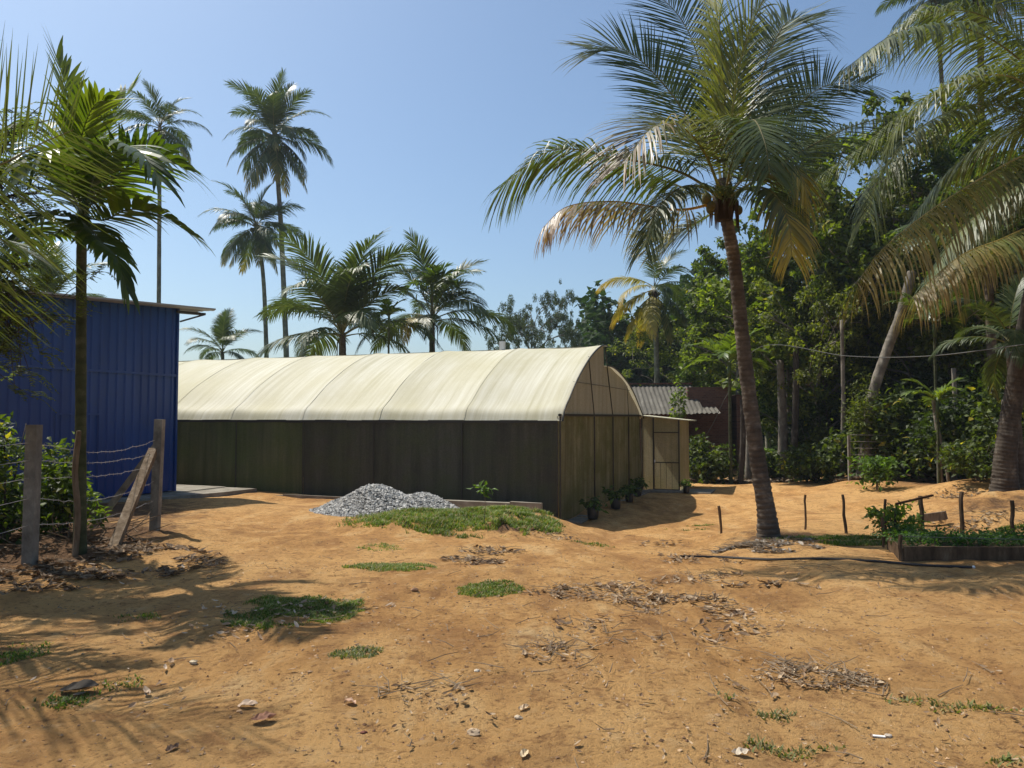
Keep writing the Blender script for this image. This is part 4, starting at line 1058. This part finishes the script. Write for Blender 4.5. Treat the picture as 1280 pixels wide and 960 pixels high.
b = MB(); r = np.random.default_rng(9)
for i in range(40):
    a=r.random()*6.28; l=.15+.4*r.random(); b.tube([cc+(.1*math.cos(a),.1*math.sin(a),0),cc+(.22*math.cos(a),.22*math.sin(a),-.05),cc+(.24*math.cos(a),.24*math.sin(a),-l)],[.045,.025,.006],5,(.9,.75,.55))
b.tube([cc-(0,0,.35),cc,cc+(0,0,.35)],[.14,.2,.12],10,(.6,.5,.35)); b.build('leaf_sheath', M['darkbark'], hp)

# right palm near
RB = G(1255,614)
rp = thing('coconut_palm','big coconut palm at the right edge whose long fronds hang into view','palm tree',RB)
rt = [P(1258,560,RB[1]-.1),P(1272,470,RB[1]-.3),P(1300,330,RB[1]-1.4),P(1350,200,RB[1]-3.0)]
trunk_mb([(0,0,-.3),*[q-RB for q in rt]], (.25),.16, rings=240, sides=20, ring_pitch=.09, flare=1.7, flare_h=.5, amp=.06, seed=6).build('trunk', M['darkbark'], rp, True)
RK = P(1350,185,RB[1]-3.1)
def rf(lst, **kw):
    pts=[RK-RB]+[P(a,b_,RB[1]-3.1+c)-RB for a,b_,c in lst]
    args=dict(nl=165, ll=1.35, lw=.038, a1=42, profile=([0,.3,.8,1],[.6,1,.95,.7]), droop=.45, vee=.1, seed=900+len(rp.children)*7, rach=.028, start=.15, c_lo=(.05,.075,.02), c_hi=(.13,.15,.04)); args.update(kw)
    frond(pts,**args).build('frond', M['coco'], rp)
rf([(1300,100,-.6),(1220,40,-1.2),(1130,38,-1.6),(1050,90,-1.8)], droop=.85, vee=-.15, ll=1.3, a1=50)
rf([(1310,130,-1.5),(1260,95,-2.4),(1190,105,-3.0),(1130,150,-3.2),(1105,190,-3.2)], droop=.5, vee=0, ll=1.2, rc=(.25,.25,.08), roll=.3)
rf([(1290,190,-1.8),(1190,245,-2.4),(1110,305,-2.9),(1070,355,-3.0)], a1=60, droop=1.1, vee=-.4, ll=1.45, rc=(.33,.27,.09), tipc=(.24,.19,.06), tipfrac=.5, c_lo=(.08,.09,.02), c_hi=(.17,.17,.05), nl=120)
rf([(1320,260,-.6),(1260,295,-1.0),(1200,320,-1.4),(1140,372,-1.6)], a1=55, droop=1.1, vee=-.3, ll=1.3, rc=(.33,.27,.09), tipc=(.26,.19,.07), tipfrac=.6)
rf([(1320,120,1.5),(1240,90,2.4),(1150,125,3.0),(1075,185,3.4),(1030,215,3.6)], droop=.5, vee=-.1, ll=1.25)
rf([(1330,150,1.0),(1250,170,2.0),(1180,220,2.6),(1130,290,2.8)], droop=.55, vee=-.1)
rf([(1300,150,-.9),(1225,130,-1.6),(1150,160,-2.1),(1100,220,-2.3),(1085,270,-2.3)], droop=.7, vee=0, ll=1.25, a1=45, rc=(.25,.25,.08), c_lo=(.07,.10,.02), c_hi=(.17,.20,.045))
rf([(1330,210,.4),(1270,235,.8),(1200,290,1.0),(1150,370,1.0)], droop=.8, vee=-.1, ll=1.25, a1=50)
rf([(1310,90,.3),(1230,20,.6),(1150,20,.8),(1080,70,.9)], droop=.6, vee=0, ll=1.2, a1=45)
rf([(1340,60,-.4),(1320,-20,-.8),(1270,-60,-1)], droop=.3, vee=.3)
rf([(1350,40,0.4),(1370,-60,.6),(1420,-120,.8)], droop=.3, vee=.3)
rf([(1420,120,-.4),(1520,90,-.8),(1640,150,-1)], droop=.6)
rf([(1420,190,.6),(1500,220,1),(1580,320,1.2)], droop=.6)
rf([(1400,120,1.6),(1460,90,2.6),(1520,140,3.4)], droop=.6)
rf([(1400,150,-1.6),(1460,110,-2.6),(1560,140,-3.4)], droop=.6)
b=MB(); cc=RK-RB; coconuts(b,cc,8,.36,.13,8); b.build('coconut_cluster',M['husk'],rp,True)

# near-left palm, only its fronds reach the picture
LB = np.array([-7.6,6.0,H(-7.6,6.0)])
lp = thing('coconut_palm','coconut palm beyond the left edge whose frond tip fans into the top left corner','palm tree',LB)
LK = np.array([-7.3,6.0,3.6])
trunk_mb([(0,0,-.3),(.1,0,1.2),LK-LB],.2,.15,rings=80,sides=14,seed=12).build('trunk',M['palmbark'],lp,True)
def lf(pts,**kw):
    args=dict(nl=80, ll=.85, lw=.036, droop=.25, vee=.25, seed=700+len(lp.children)*7, rach=.02, start=.15, a0=72, a1=14); args.update(GREEN); args.update(kw)
    frond([LK-LB]+[q-LB for q in pts],**args).build('frond',M['coco'],lp)
lf([P(-140,262,6),P(-60,228,5.8),P(0,206,5.6),P(50,180,5.5),P(92,162,5.4)], droop=.04, vee=.05, ll=1.25, lw=.022, a0=88, a1=42, roll=-1.15, nl=95, profile=([0,.5,.75,.9,1],[1,1.2,.95,.6,.35]), c_lo=(.05,.075,.02), c_hi=(.11,.14,.04))
lf([P(-200,330,7),P(-100,300,6.6),P(0,300,6.4),P(60,330,6.3)], droop=.5)
lf([P(-150,200,7.5),P(-100,90,8),P(-30,60,8.2)], droop=.4)
lf([P(-220,420,6.5),P(-150,430,6.2),P(-40,480,6.0)], droop=.4)
for az,e,L,bn in ((3.2,50,3.5,80),(2.4,40,3.5,80),(4.0,30,3.5,80),(5.0,55,3.5,90),(1.6,30,3.4,80),(-.9,25,3.4,90)):
    p=arc_pts(e,L,bn); c,s=math.cos(az),math.sin(az); lf([np.array([q[0]*c-q[1]*s,q[0]*s+q[1]*c,q[2]])+LK for q in p[1:]])

# ------------------------------------------------------------------ areca palm in front of the shed
AB = G(100,694); AB[1]; AY=AB[1]
AT = P(102,300,AY)
def al(lst,**kw): return ([AT+np.array([0,0,.3])]+[P(a,b_,AY+c) for a,b_,c in lst], kw)
areca('areca palm with slim ringed trunk and glossy broad leaflets in front of the blue shed', AB, AT, [
  al([(130,235,-.3),(165,205,-.6),(200,195,-.8),(232,212,-.9)], ll=.72, roll=-.5, c_lo=(.035,.07,.012), c_hi=(.11,.17,.022)),
  al([(130,275,-.4),(160,262,-.7),(200,268,-.9),(238,292,-1)], ll=.55, roll=-.4, c_lo=(.06,.10,.012), c_hi=(.16,.21,.025)),
  al([(98,200,.1),(90,150,.1),(80,100,.1),(70,70,.1)], ll=.62, droop=.1, vee=.3, c_lo=(.08,.12,.012), c_hi=(.18,.23,.03)),
  al([(115,200,.5),(135,160,.9),(150,130,1.1),(165,112,1.2)], ll=.5, droop=.15, vee=.4, c_lo=(.06,.09,.012), c_hi=(.13,.19,.03)),
  al([(75,235,.3),(40,205,.4),(5,215,.5),(-25,260,.5)], ll=.55),
  al([(80,270,-.5),(50,270,-.9),(15,310,-1.1),(0,350,-1.1)], ll=.5, droop=.5),
  al([(125,300,-.9),(145,320,-1.3),(158,360,-1.4)], ll=.5, droop=.4, a1=15),
  al([(90,240,-1.0),(75,200,-1.7),(55,190,-2.1),(30,220,-2.3)], ll=.55),
  al([(105,230,1.0),(110,210,1.7),(118,215,2.3),(128,240,2.6)], ll=.55),
  al([(70,290,.9),(40,300,1.4),(20,330,1.6)], ll=.5),
  al([(120,215,-.9),(150,185,-1.5),(175,190,-1.9),(200,225,-2.1)], ll=.6),
  al([(95,215,-.4),(105,160,-.7),(120,130,-.9),(140,125,-1)], ll=.55, droop=.2, vee=.4, c_lo=(.06,.10,.012), c_hi=(.15,.20,.03)),
  al([(85,225,.8),(65,170,1.3),(45,150,1.6),(15,170,1.8)], ll=.55),
 ], seed=3, tr=.068, nl=30, lw=.074)

# small feathery tree and bush at the left edge
def feathery(label, loc, pts_list, seed, n, size, spread, name='feathery_tree'):
    r = np.random.default_rng(seed); t = thing(name,label,'tree',loc); loc=np.asarray(loc)
    tb=MB(); b=MB()
    for pts in pts_list:
        C=spline([np.asarray(q)-loc for q in pts],14); tb.tube(C,np.linspace(.05,.008,14),6)
        for i in range(n):
            k=r.integers(5,14); q=C[k]+r.normal(0,spread,3); a=r.random()*6.28
            d=np.array([math.cos(a),math.sin(a),r.normal(.1,.35)])
            tb.tube([C[k],(C[k]+q)/2+(0,0,.03),q],[.006,.005,.003],4,cap=False)
            for j in range(4):
                a2=a+r.normal(0,.9); d=np.array([math.cos(a2),math.sin(a2),r.normal(.1,.35)])
                feather_leaf(b,q,d,size*(.7+.6*r.random()),r,(.06,.085,.025),(.14,.17,.05),npair=8,lw=.022,ll=.055)
    tb.build('trunk',M['darkbark'],t,True); b.build('crown',M['leaf'],t); return t
TL=np.array([-7.0,8.3,H(-7.0,8.3)])
feathery('small feathery-leaved tree at the left edge in front of the shed',TL,[
  [TL,TL+(.2,0,1.5),P(-40,420,8.3),P(20,330,8.2)],[TL+(.2,0,1.5),P(-60,330,8.4),P(-20,220,8.4),P(25,160,8.4)],
  [TL+(.2,0,1.5),P(-60,450,8),P(-10,400,7.9),P(50,395,7.8)],[TL+(.2,0,1.5),P(-60,300,8.6),P(0,250,8.8),P(50,240,9)],
  [TL+(.2,0,1.5),P(-80,380,8.4),P(-30,350,8.3),P(20,420,8.2)]],5,60,.30,.26)
bush('leafy green bush behind the nearest concrete post',(-6.75,10.2,H(-6.75,10.2)),.9,1.7,.12,2300,62,c_lo=(.025,.045,.010),c_hi=(.11,.15,.025),aspect=.42)
bush('small leafy shrub between the fence post and the areca trunk',(-6.25,10.7,H(-6.25,10.7)),.50,1.3,.12,750,63,c_lo=(.04,.07,.012),c_hi=(.15,.21,.03),aspect=.42)
bush('low dark scrub beneath the leafy bush at the left edge',(-7.6,10.3,H(-7.6,10.3)),1.3,1.2,.12,2600,64,c_lo=(.025,.045,.012),c_hi=(.07,.11,.03))
# fallen sticks under fence
b=MB(); r=np.random.default_rng(14)
for i in range(40):
    q=np.array([-6.2+r.normal(0,.6),10.3+r.normal(0,.8),0]); q[2]=H(q[0],q[1])+.02; a=r.random()*6.28; l=r.uniform(.3,1.1)
    e=q+np.array([math.cos(a)*l,math.sin(a)*l,r.uniform(0,.35)]); b.tube(spline([q,(q+e)/2+r.normal(0,.05,3),e],6),np.linspace(.010,.004,6),5,(.9,.85,.8))
tag(b.build('dead_twigs',M['wood']),'tangle of dead grey twigs under the barbed wire','twigs',kind='stuff')

# ------------------------------------------------------------------ background palms (left)
def bgpalm(label, tx, ty, bx, Y, n, sc, seed, by=None, tr=.15, mid=None, **kw):
    top=P(tx,ty,Y); bp=P(bx,600,Y); bp[2]=0
    mids=[P(mid[0],mid[1],Y)] if mid else None
    return coconut_palm(label, bp, top, sc, n, seed, tr, mids=mids, **kw)
bgpalm('tallest coconut palm on a long thin trunk left of centre',343,172,362,62,30,1.18,11,tr=.22,mid=(352,300),emin=1,bark_='greybark')
bgpalm('second tall coconut palm, lower and left of the tallest one',320,284,336,62,27,1.02,12,tr=.19,mid=(330,360),emin=1,bark_='greybark')
bgpalm('broad coconut palm with wide arching fronds behind the greenhouse roof',428,418,430,34,21,1.14,13,tr=.18,emin=1,emax=11,dead=1,nuts=0)
bgpalm('coconut palm with a yellowing frond right of the broad one behind the roof',540,400,540,36,18,.95,14,yellow=(9,),tr=.16,emin=2,emax=11,dead=1,nuts=0)
bgpalm('small distant coconut palm between the shed and the roof',278,440,280,55,14,.75,15,tr=.15,emin=0,emax=11,dead=0,nuts=0)
bgpalm('thin tall coconut palm behind the areca palm above the shed',200,160,197,46,18,.72,16,tr=.13,mid=(199,300),emin=1,bark_='greybark')
bgpalm('yellow-fronded coconut palm behind the brick house',818,362,824,44,17,.78,17,yellow=(2,5,7,9,10,12,13,15),tr=.17,mid=(820,420),emin=3,emax=17,bark_='greybark')
t=bpy.data.objects[-1] if False else None
bgpalm('low coconut palm behind the blue shed roof',60,385,60,30,12,.75,18,tr=.14,emin=0,emax=10,dead=0,nuts=0)
bgpalm('coconut palm crown at the top right against the sky',1170,-6,1200,52,20,.95,19,tr=.16,emin=1)
bgpalm('coconut palm crown at the upper right corner behind the near fronds',1225,-15,1235,34,16,.7,20,tr=.16,emin=1)
bgpalm('short coconut palm deep in the forest on the right',1235,330,1245,24,13,.7,23,tr=.15,emin=1,emax=12,dead=0,nuts=0)
bgpalm('small coconut palm with fronds hanging over the shady scrub at the right',1262,430,1275,19,11,.5,26,tr=.12,emin=2,emax=13,dead=0,nuts=0)
bgpalm('coconut palm half hidden among the forest trees',1030,330,1035,33,14,.72,24,tr=.15,emin=1,emax=12,dead=0,nuts=0)
def sprig(label,px,py,Y,n,L,seed,h0=0.0,**kw):
    top=P(px,py,Y); base=np.array([top[0],top[1],H(top[0],top[1]) if Y<34 else 0.0]); r=np.random.default_rng(seed)
    areca(label,base,top,[(i*2.4+r.normal(0,.2),70-50*i/n,L*(.8+.4*r.random()),60+30*i/n) for i in range(n)],seed,**kw)
sprig('dark areca palm rising in front of the yellowing coconut palm',540,368,34,10,1.5,31,ll=.6,lw=.10,nl=16,tr=.07)
sprig('short bright areca palm top just above the greenhouse roof',486,408,32,8,1.0,32,ll=.4,lw=.09,nl=14,tr=.05,col_=dict(c_lo=(.05,.09,.012),c_hi=(.11,.18,.02)))
sprig('small areca palm beside the brick house',912,470,29.5,10,1.9,33,ll=.6,lw=.10,nl=18,tr=.07,col_=dict(c_lo=(.05,.09,.014),c_hi=(.13,.19,.03)))
sprig('slim areca palm among the forest trunks on the right',1168,420,25,9,1.6,34,ll=.5,lw=.09,nl=16,tr=.05)
sprig('pale young areca palm under the leaning trunk',1172,520,22,7,.9,35,ll=.38,lw=.07,nl=14,tr=.04,col_=dict(c_lo=(.06,.10,.02),c_hi=(.15,.21,.05)))

# ------------------------------------------------------------------ trees
def gz(x,y): return H(x,y) if y<40 else 0.0
def T(kind,label,px,Y,sc,rz=0,sz=None,group=None):
    x=P(px,500,Y)[0]; return tree(kind,label,(x,Y,gz(x,Y)),sc,rz,sz=sz,group=group)
T('umbrella','distant flat-topped airy tree above the greenhouse roof',662,70,.50,0,sz=1.12)
T('round','dark round distant tree right of the flat-topped one',735,80,.42,1,sz=1.12)
T('dark','dark evergreen tree behind the greenhouse gable',785,66,.7,2,sz=.80)
T('dark','dense dark tree behind the house roof',832,60,.8,0.5,sz=.80)
T('olive','olive green tree behind the house roof beneath the yellow palm',868,46,.9,1,sz=.88)
T('jack','bright leafy tree above the small areca palm by the house',925,38,.68,2,sz=.86)
T('teak','big-leaved tree just right of the coconut palm trunk',985,34,.85,.4,sz=.78)
T('teak','large-leaved tree behind the coconut palm trunk',935,40,.9,2.4,sz=.82)
T('jack','tall dark-limbed tree with sky gaps near the palm fronds',1045,33,1.05,3.5,sz=1.22)
T('jack','leafy forest tree above the leaning trunk',1100,36,1.1,1.1,sz=1.12)
T('dark','dark forest tree behind the leaning trunk',1150,34,1.1,4.1,sz=1.15)
T('olive','olive leafy tree on the right under the hanging frond',1195,30,.95,.2,sz=1.3)
T('jack','tall forest tree at the right edge behind the near palm',1265,30,1.0,5,sz=1.05)
T('dark','dark tree outside the right edge of the yard',1340,27,1.0,5,sz=1.0)
T('olive','lower olive tree between the forest trunks',1020,31,.62,3,sz=.8)
T('dark','low dark tree filling the forest edge behind the small young tree',1085,33,.62,3,sz=.75)
FT = ['directly behind the small areca palm by the house','between the coconut palm trunk and the first sky gap','behind the dark trunks right of the coconut palm','behind the young tree','behind the top of the leaning grey trunk','under the long hanging frond','behind the right palm trunk','outside the right edge','above the pale young areca palm','left of the leaning grey trunk','seen through the big-leaved tree','farthest right and out of view']
for i,(px,Y,k,s) in enumerate([(930,52,'dark',.9),(960,50,'jack',.82),(1020,48,'dark',1.15),(1080,46,'dark',1.2),(1140,48,'jack',1.25),(1200,44,'dark',1.2),(1260,42,'jack',1.15),(1320,38,'dark',1.2),(1180,40,'dark',1.05),(1060,42,'dark',.95),(985,44,'olive',1.0),(1400,34,'jack',1.2)]):
    T(k,'dark forest tree behind the clearing, %s' % FT[i],px,Y,s,i*1.3,group='forest trees behind the clearing')
# left horizon trees behind greenhouse
BT = ['far left behind the shed','behind the shed roof','between the shed and the broad palm','behind the broad coconut palm','between the broad palm and the short areca palm','right of the yellowing palm','behind the low fronds of the broad palm','left of the flat-topped airy tree','behind the greenhouse ridge end','deep behind the house']
for i,(px,Y,k,s) in enumerate([(-40,60,'dark',.8),(140,80,'round',.6),(300,75,'dark',.42),(420,60,'olive',.5),(500,62,'dark',.52),(560,70,'olive',.45),(470,75,'dark',.55),(600,90,'round',.25),(780,120,'round',.5),(850,90,'dark',.8)]):
    T(k,'background tree on the horizon %s' % BT[i],px,Y,s,i,group='background trees behind the greenhouse')

# leaning grey trunk with a climbing clump
a_=P(1075,560,26); a_[2]=H(a_[0],26); t=thing('leaning_trunk','bare grey palm trunk leaning right in the forest with a mossy clump','tree',a_)
trunk_mb([(0,0,-.2),P(1090,500,26)-a_,P(1108,440,26)-a_,P(1125,395,26)-a_,P(1140,340,26)-a_],.2,.15,rings=80,sides=12,flare=1.1,seed=3).build('trunk',M['greybark'],t,True)
r=np.random.default_rng(3); cen=(P(1083,525,25.9)-a_)+r.normal(0,1,(1500,3))*(.30,.25,.55); V,Q,C=leaves(1500,cen,.16,r,(.05,.07,.015),(.13,.15,.03),.35,up=.2); MB().add(V,Q,C).build('creeper',M['leaf'],t)
def pole_tree(label,px,py0,py1,Y,r_,lean=0,bk='greybark'):
    a=P(px,py0,Y); a[2]=H(a[0],Y); e=P(px+lean,py1,Y)
    o=MB().tube(spline([(0,0,-.1),(e-a)*.5+(.05,0,0),e-a],14),np.linspace(r_,r_*.7,14),8,lump=.1).build('bare_trunk',M[bk],None,True,loc=a); tag(o,label,'tree trunk')
pole_tree('straight grey trunk right of the young areca palm',1192,580,460,24,.09)
pole_tree('thin pale trunk leaning left beside the straight grey trunk',1175,582,500,22.5,.09,-8)
pole_tree('slanting thin stem right of the pale trunk',1186,580,520,22.3,.05,-18)
pole_tree('slim grey trunk left of the leaning trunk in the forest',1052,575,400,27,.09)
pole_tree('dark trunk just right of the coconut palm in the forest',990,585,430,30,.16,5,'darkbark')
pole_tree('stout grey trunk in the forest right of the palm trunk',978,590,450,31,.22,-3)
pole_tree('pale stem behind the coconut palm trunk',935,590,480,31,.16,0)
pole_tree('grey leaning trunk behind the right palm base',1248,590,500,20,.16,10)
pole_tree('dark trunk left of the coconut palm foot in the background',925,592,500,29.5,.12,3,'darkbark')
# undergrowth
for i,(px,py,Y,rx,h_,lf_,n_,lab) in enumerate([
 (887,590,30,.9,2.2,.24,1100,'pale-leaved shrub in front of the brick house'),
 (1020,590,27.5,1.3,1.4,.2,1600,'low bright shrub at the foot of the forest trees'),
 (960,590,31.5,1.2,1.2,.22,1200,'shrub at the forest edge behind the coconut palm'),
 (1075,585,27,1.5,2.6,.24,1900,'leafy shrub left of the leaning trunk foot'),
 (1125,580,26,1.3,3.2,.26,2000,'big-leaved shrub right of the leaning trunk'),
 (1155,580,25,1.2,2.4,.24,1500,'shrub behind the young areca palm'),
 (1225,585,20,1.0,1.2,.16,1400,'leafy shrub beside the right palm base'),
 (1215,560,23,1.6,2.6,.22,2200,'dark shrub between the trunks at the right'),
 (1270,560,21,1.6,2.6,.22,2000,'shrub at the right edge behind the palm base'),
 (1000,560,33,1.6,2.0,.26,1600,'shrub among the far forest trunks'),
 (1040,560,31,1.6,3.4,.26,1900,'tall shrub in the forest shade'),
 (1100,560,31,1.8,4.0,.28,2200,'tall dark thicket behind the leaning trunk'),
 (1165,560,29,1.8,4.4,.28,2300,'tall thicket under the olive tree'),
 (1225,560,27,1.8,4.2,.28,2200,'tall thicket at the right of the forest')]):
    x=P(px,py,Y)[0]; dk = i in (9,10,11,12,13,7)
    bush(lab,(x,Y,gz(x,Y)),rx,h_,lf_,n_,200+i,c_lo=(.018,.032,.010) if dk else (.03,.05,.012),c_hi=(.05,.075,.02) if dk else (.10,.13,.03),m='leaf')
bush('small creeper climbing at the house wall',(P(848,520,32.5)[0],32.6,1.6),.35,2.7,.18,500,230,c_lo=(.08,.12,.02),c_hi=(.20,.27,.05))
# far wood
r=np.random.default_rng(44); n_=60000; fx=r.uniform(6,75,n_); fy=60+r.uniform(-4,8,n_)-.25*(fx-6); top=8+5*vnoise(fx*.35,fx*0,3)+3*vnoise(fx*1.1,fx*0,5)
cen=np.stack([fx,fy,top*r.random(n_)**.7],1); V,Q,C=leaves(n_,cen,.7,r,(.018,.035,.012),(.05,.085,.025),.6,up=.5)
tag(MB().add(V,Q,C).build('far_wood',M['farleaf']),'dense dark wood closing the view behind the clearing','wood',kind='stuff')
r=np.random.default_rng(45); n_=16000; fx=r.uniform(-120,30,n_); fy=125+r.uniform(-4,8,n_); top=3+4*vnoise(fx*.15,fx*0,3)+2*vnoise(fx*.6,fx*0,5)
cen=np.stack([fx,fy,top*r.random(n_)**.7],1); V,Q,C=leaves(n_,cen,1.1,r,(.03,.045,.02),(.06,.09,.035),.6,up=.5)
tag(MB().add(V,Q,C).build('far_wood',M['farleaf']),'low treeline far behind the greenhouse','wood',kind='stuff')

# back wire fence and power cable
bf=thing('wire_fence','thin wire fence in the shade at the back of the clearing','fence',(P(1060,600,25.5)[0],25.5,0))
for px in (1062,1108,1160):
    x=P(px,600,25.5)[0]-bf.location.x; b=MB(); z=H(x+bf.location.x,25.5); b.beam((x,0,z-.2),(x,0,z+1.5),.08,.08,up=(0,1,0)); b.build('post',M['post'],bf)
for k in range(6):
    b=MB(); x0=P(1062,600,25.5)[0]-bf.location.x; x1=P(1160,600,25.5)[0]-bf.location.x; b.tube([(x0,-.05,.9+k*.22),((x0+x1)/2,-.05,.88+k*.22),(x1,-.05,.95+k*.22)],.008,4); b.build('wire',M['wire'],bf)
b=MB(); b.tube(spline([P(862,560,32),P(885,540,31),P(905,500,30)],12),.015,4); b.tube(spline([P(905,500,30),P(950,434,28),P(1060,445,24),P(1160,445,20),P(1300,428,16)],60),.012,5)
tag(b.build('overhead_cable',M['cable']),'thin overhead cable sagging across the forest','cable')

# ------------------------------------------------------------------ haze
hz = bpy.data.materials.new('thin_haze'); hz.use_nodes = True; hn = hz.node_tree
hn.nodes.remove(hn.nodes['Principled BSDF']); pv = hn.nodes.new('ShaderNodeVolumePrincipled')
pv.inputs['Color'].default_value = (.80,.88,1,1); pv.inputs['Density'].default_value = .00040; pv.inputs['Anisotropy'].default_value = .2
hn.links.new(pv.outputs[0], hn.nodes['Material Output'].inputs['Volume'])
tag(MB().box((-750,-120,-8),(750,950,34)).build('haze', hz), 'thin pale morning haze hanging over the yard and far trees', 'haze', kind='stuff')
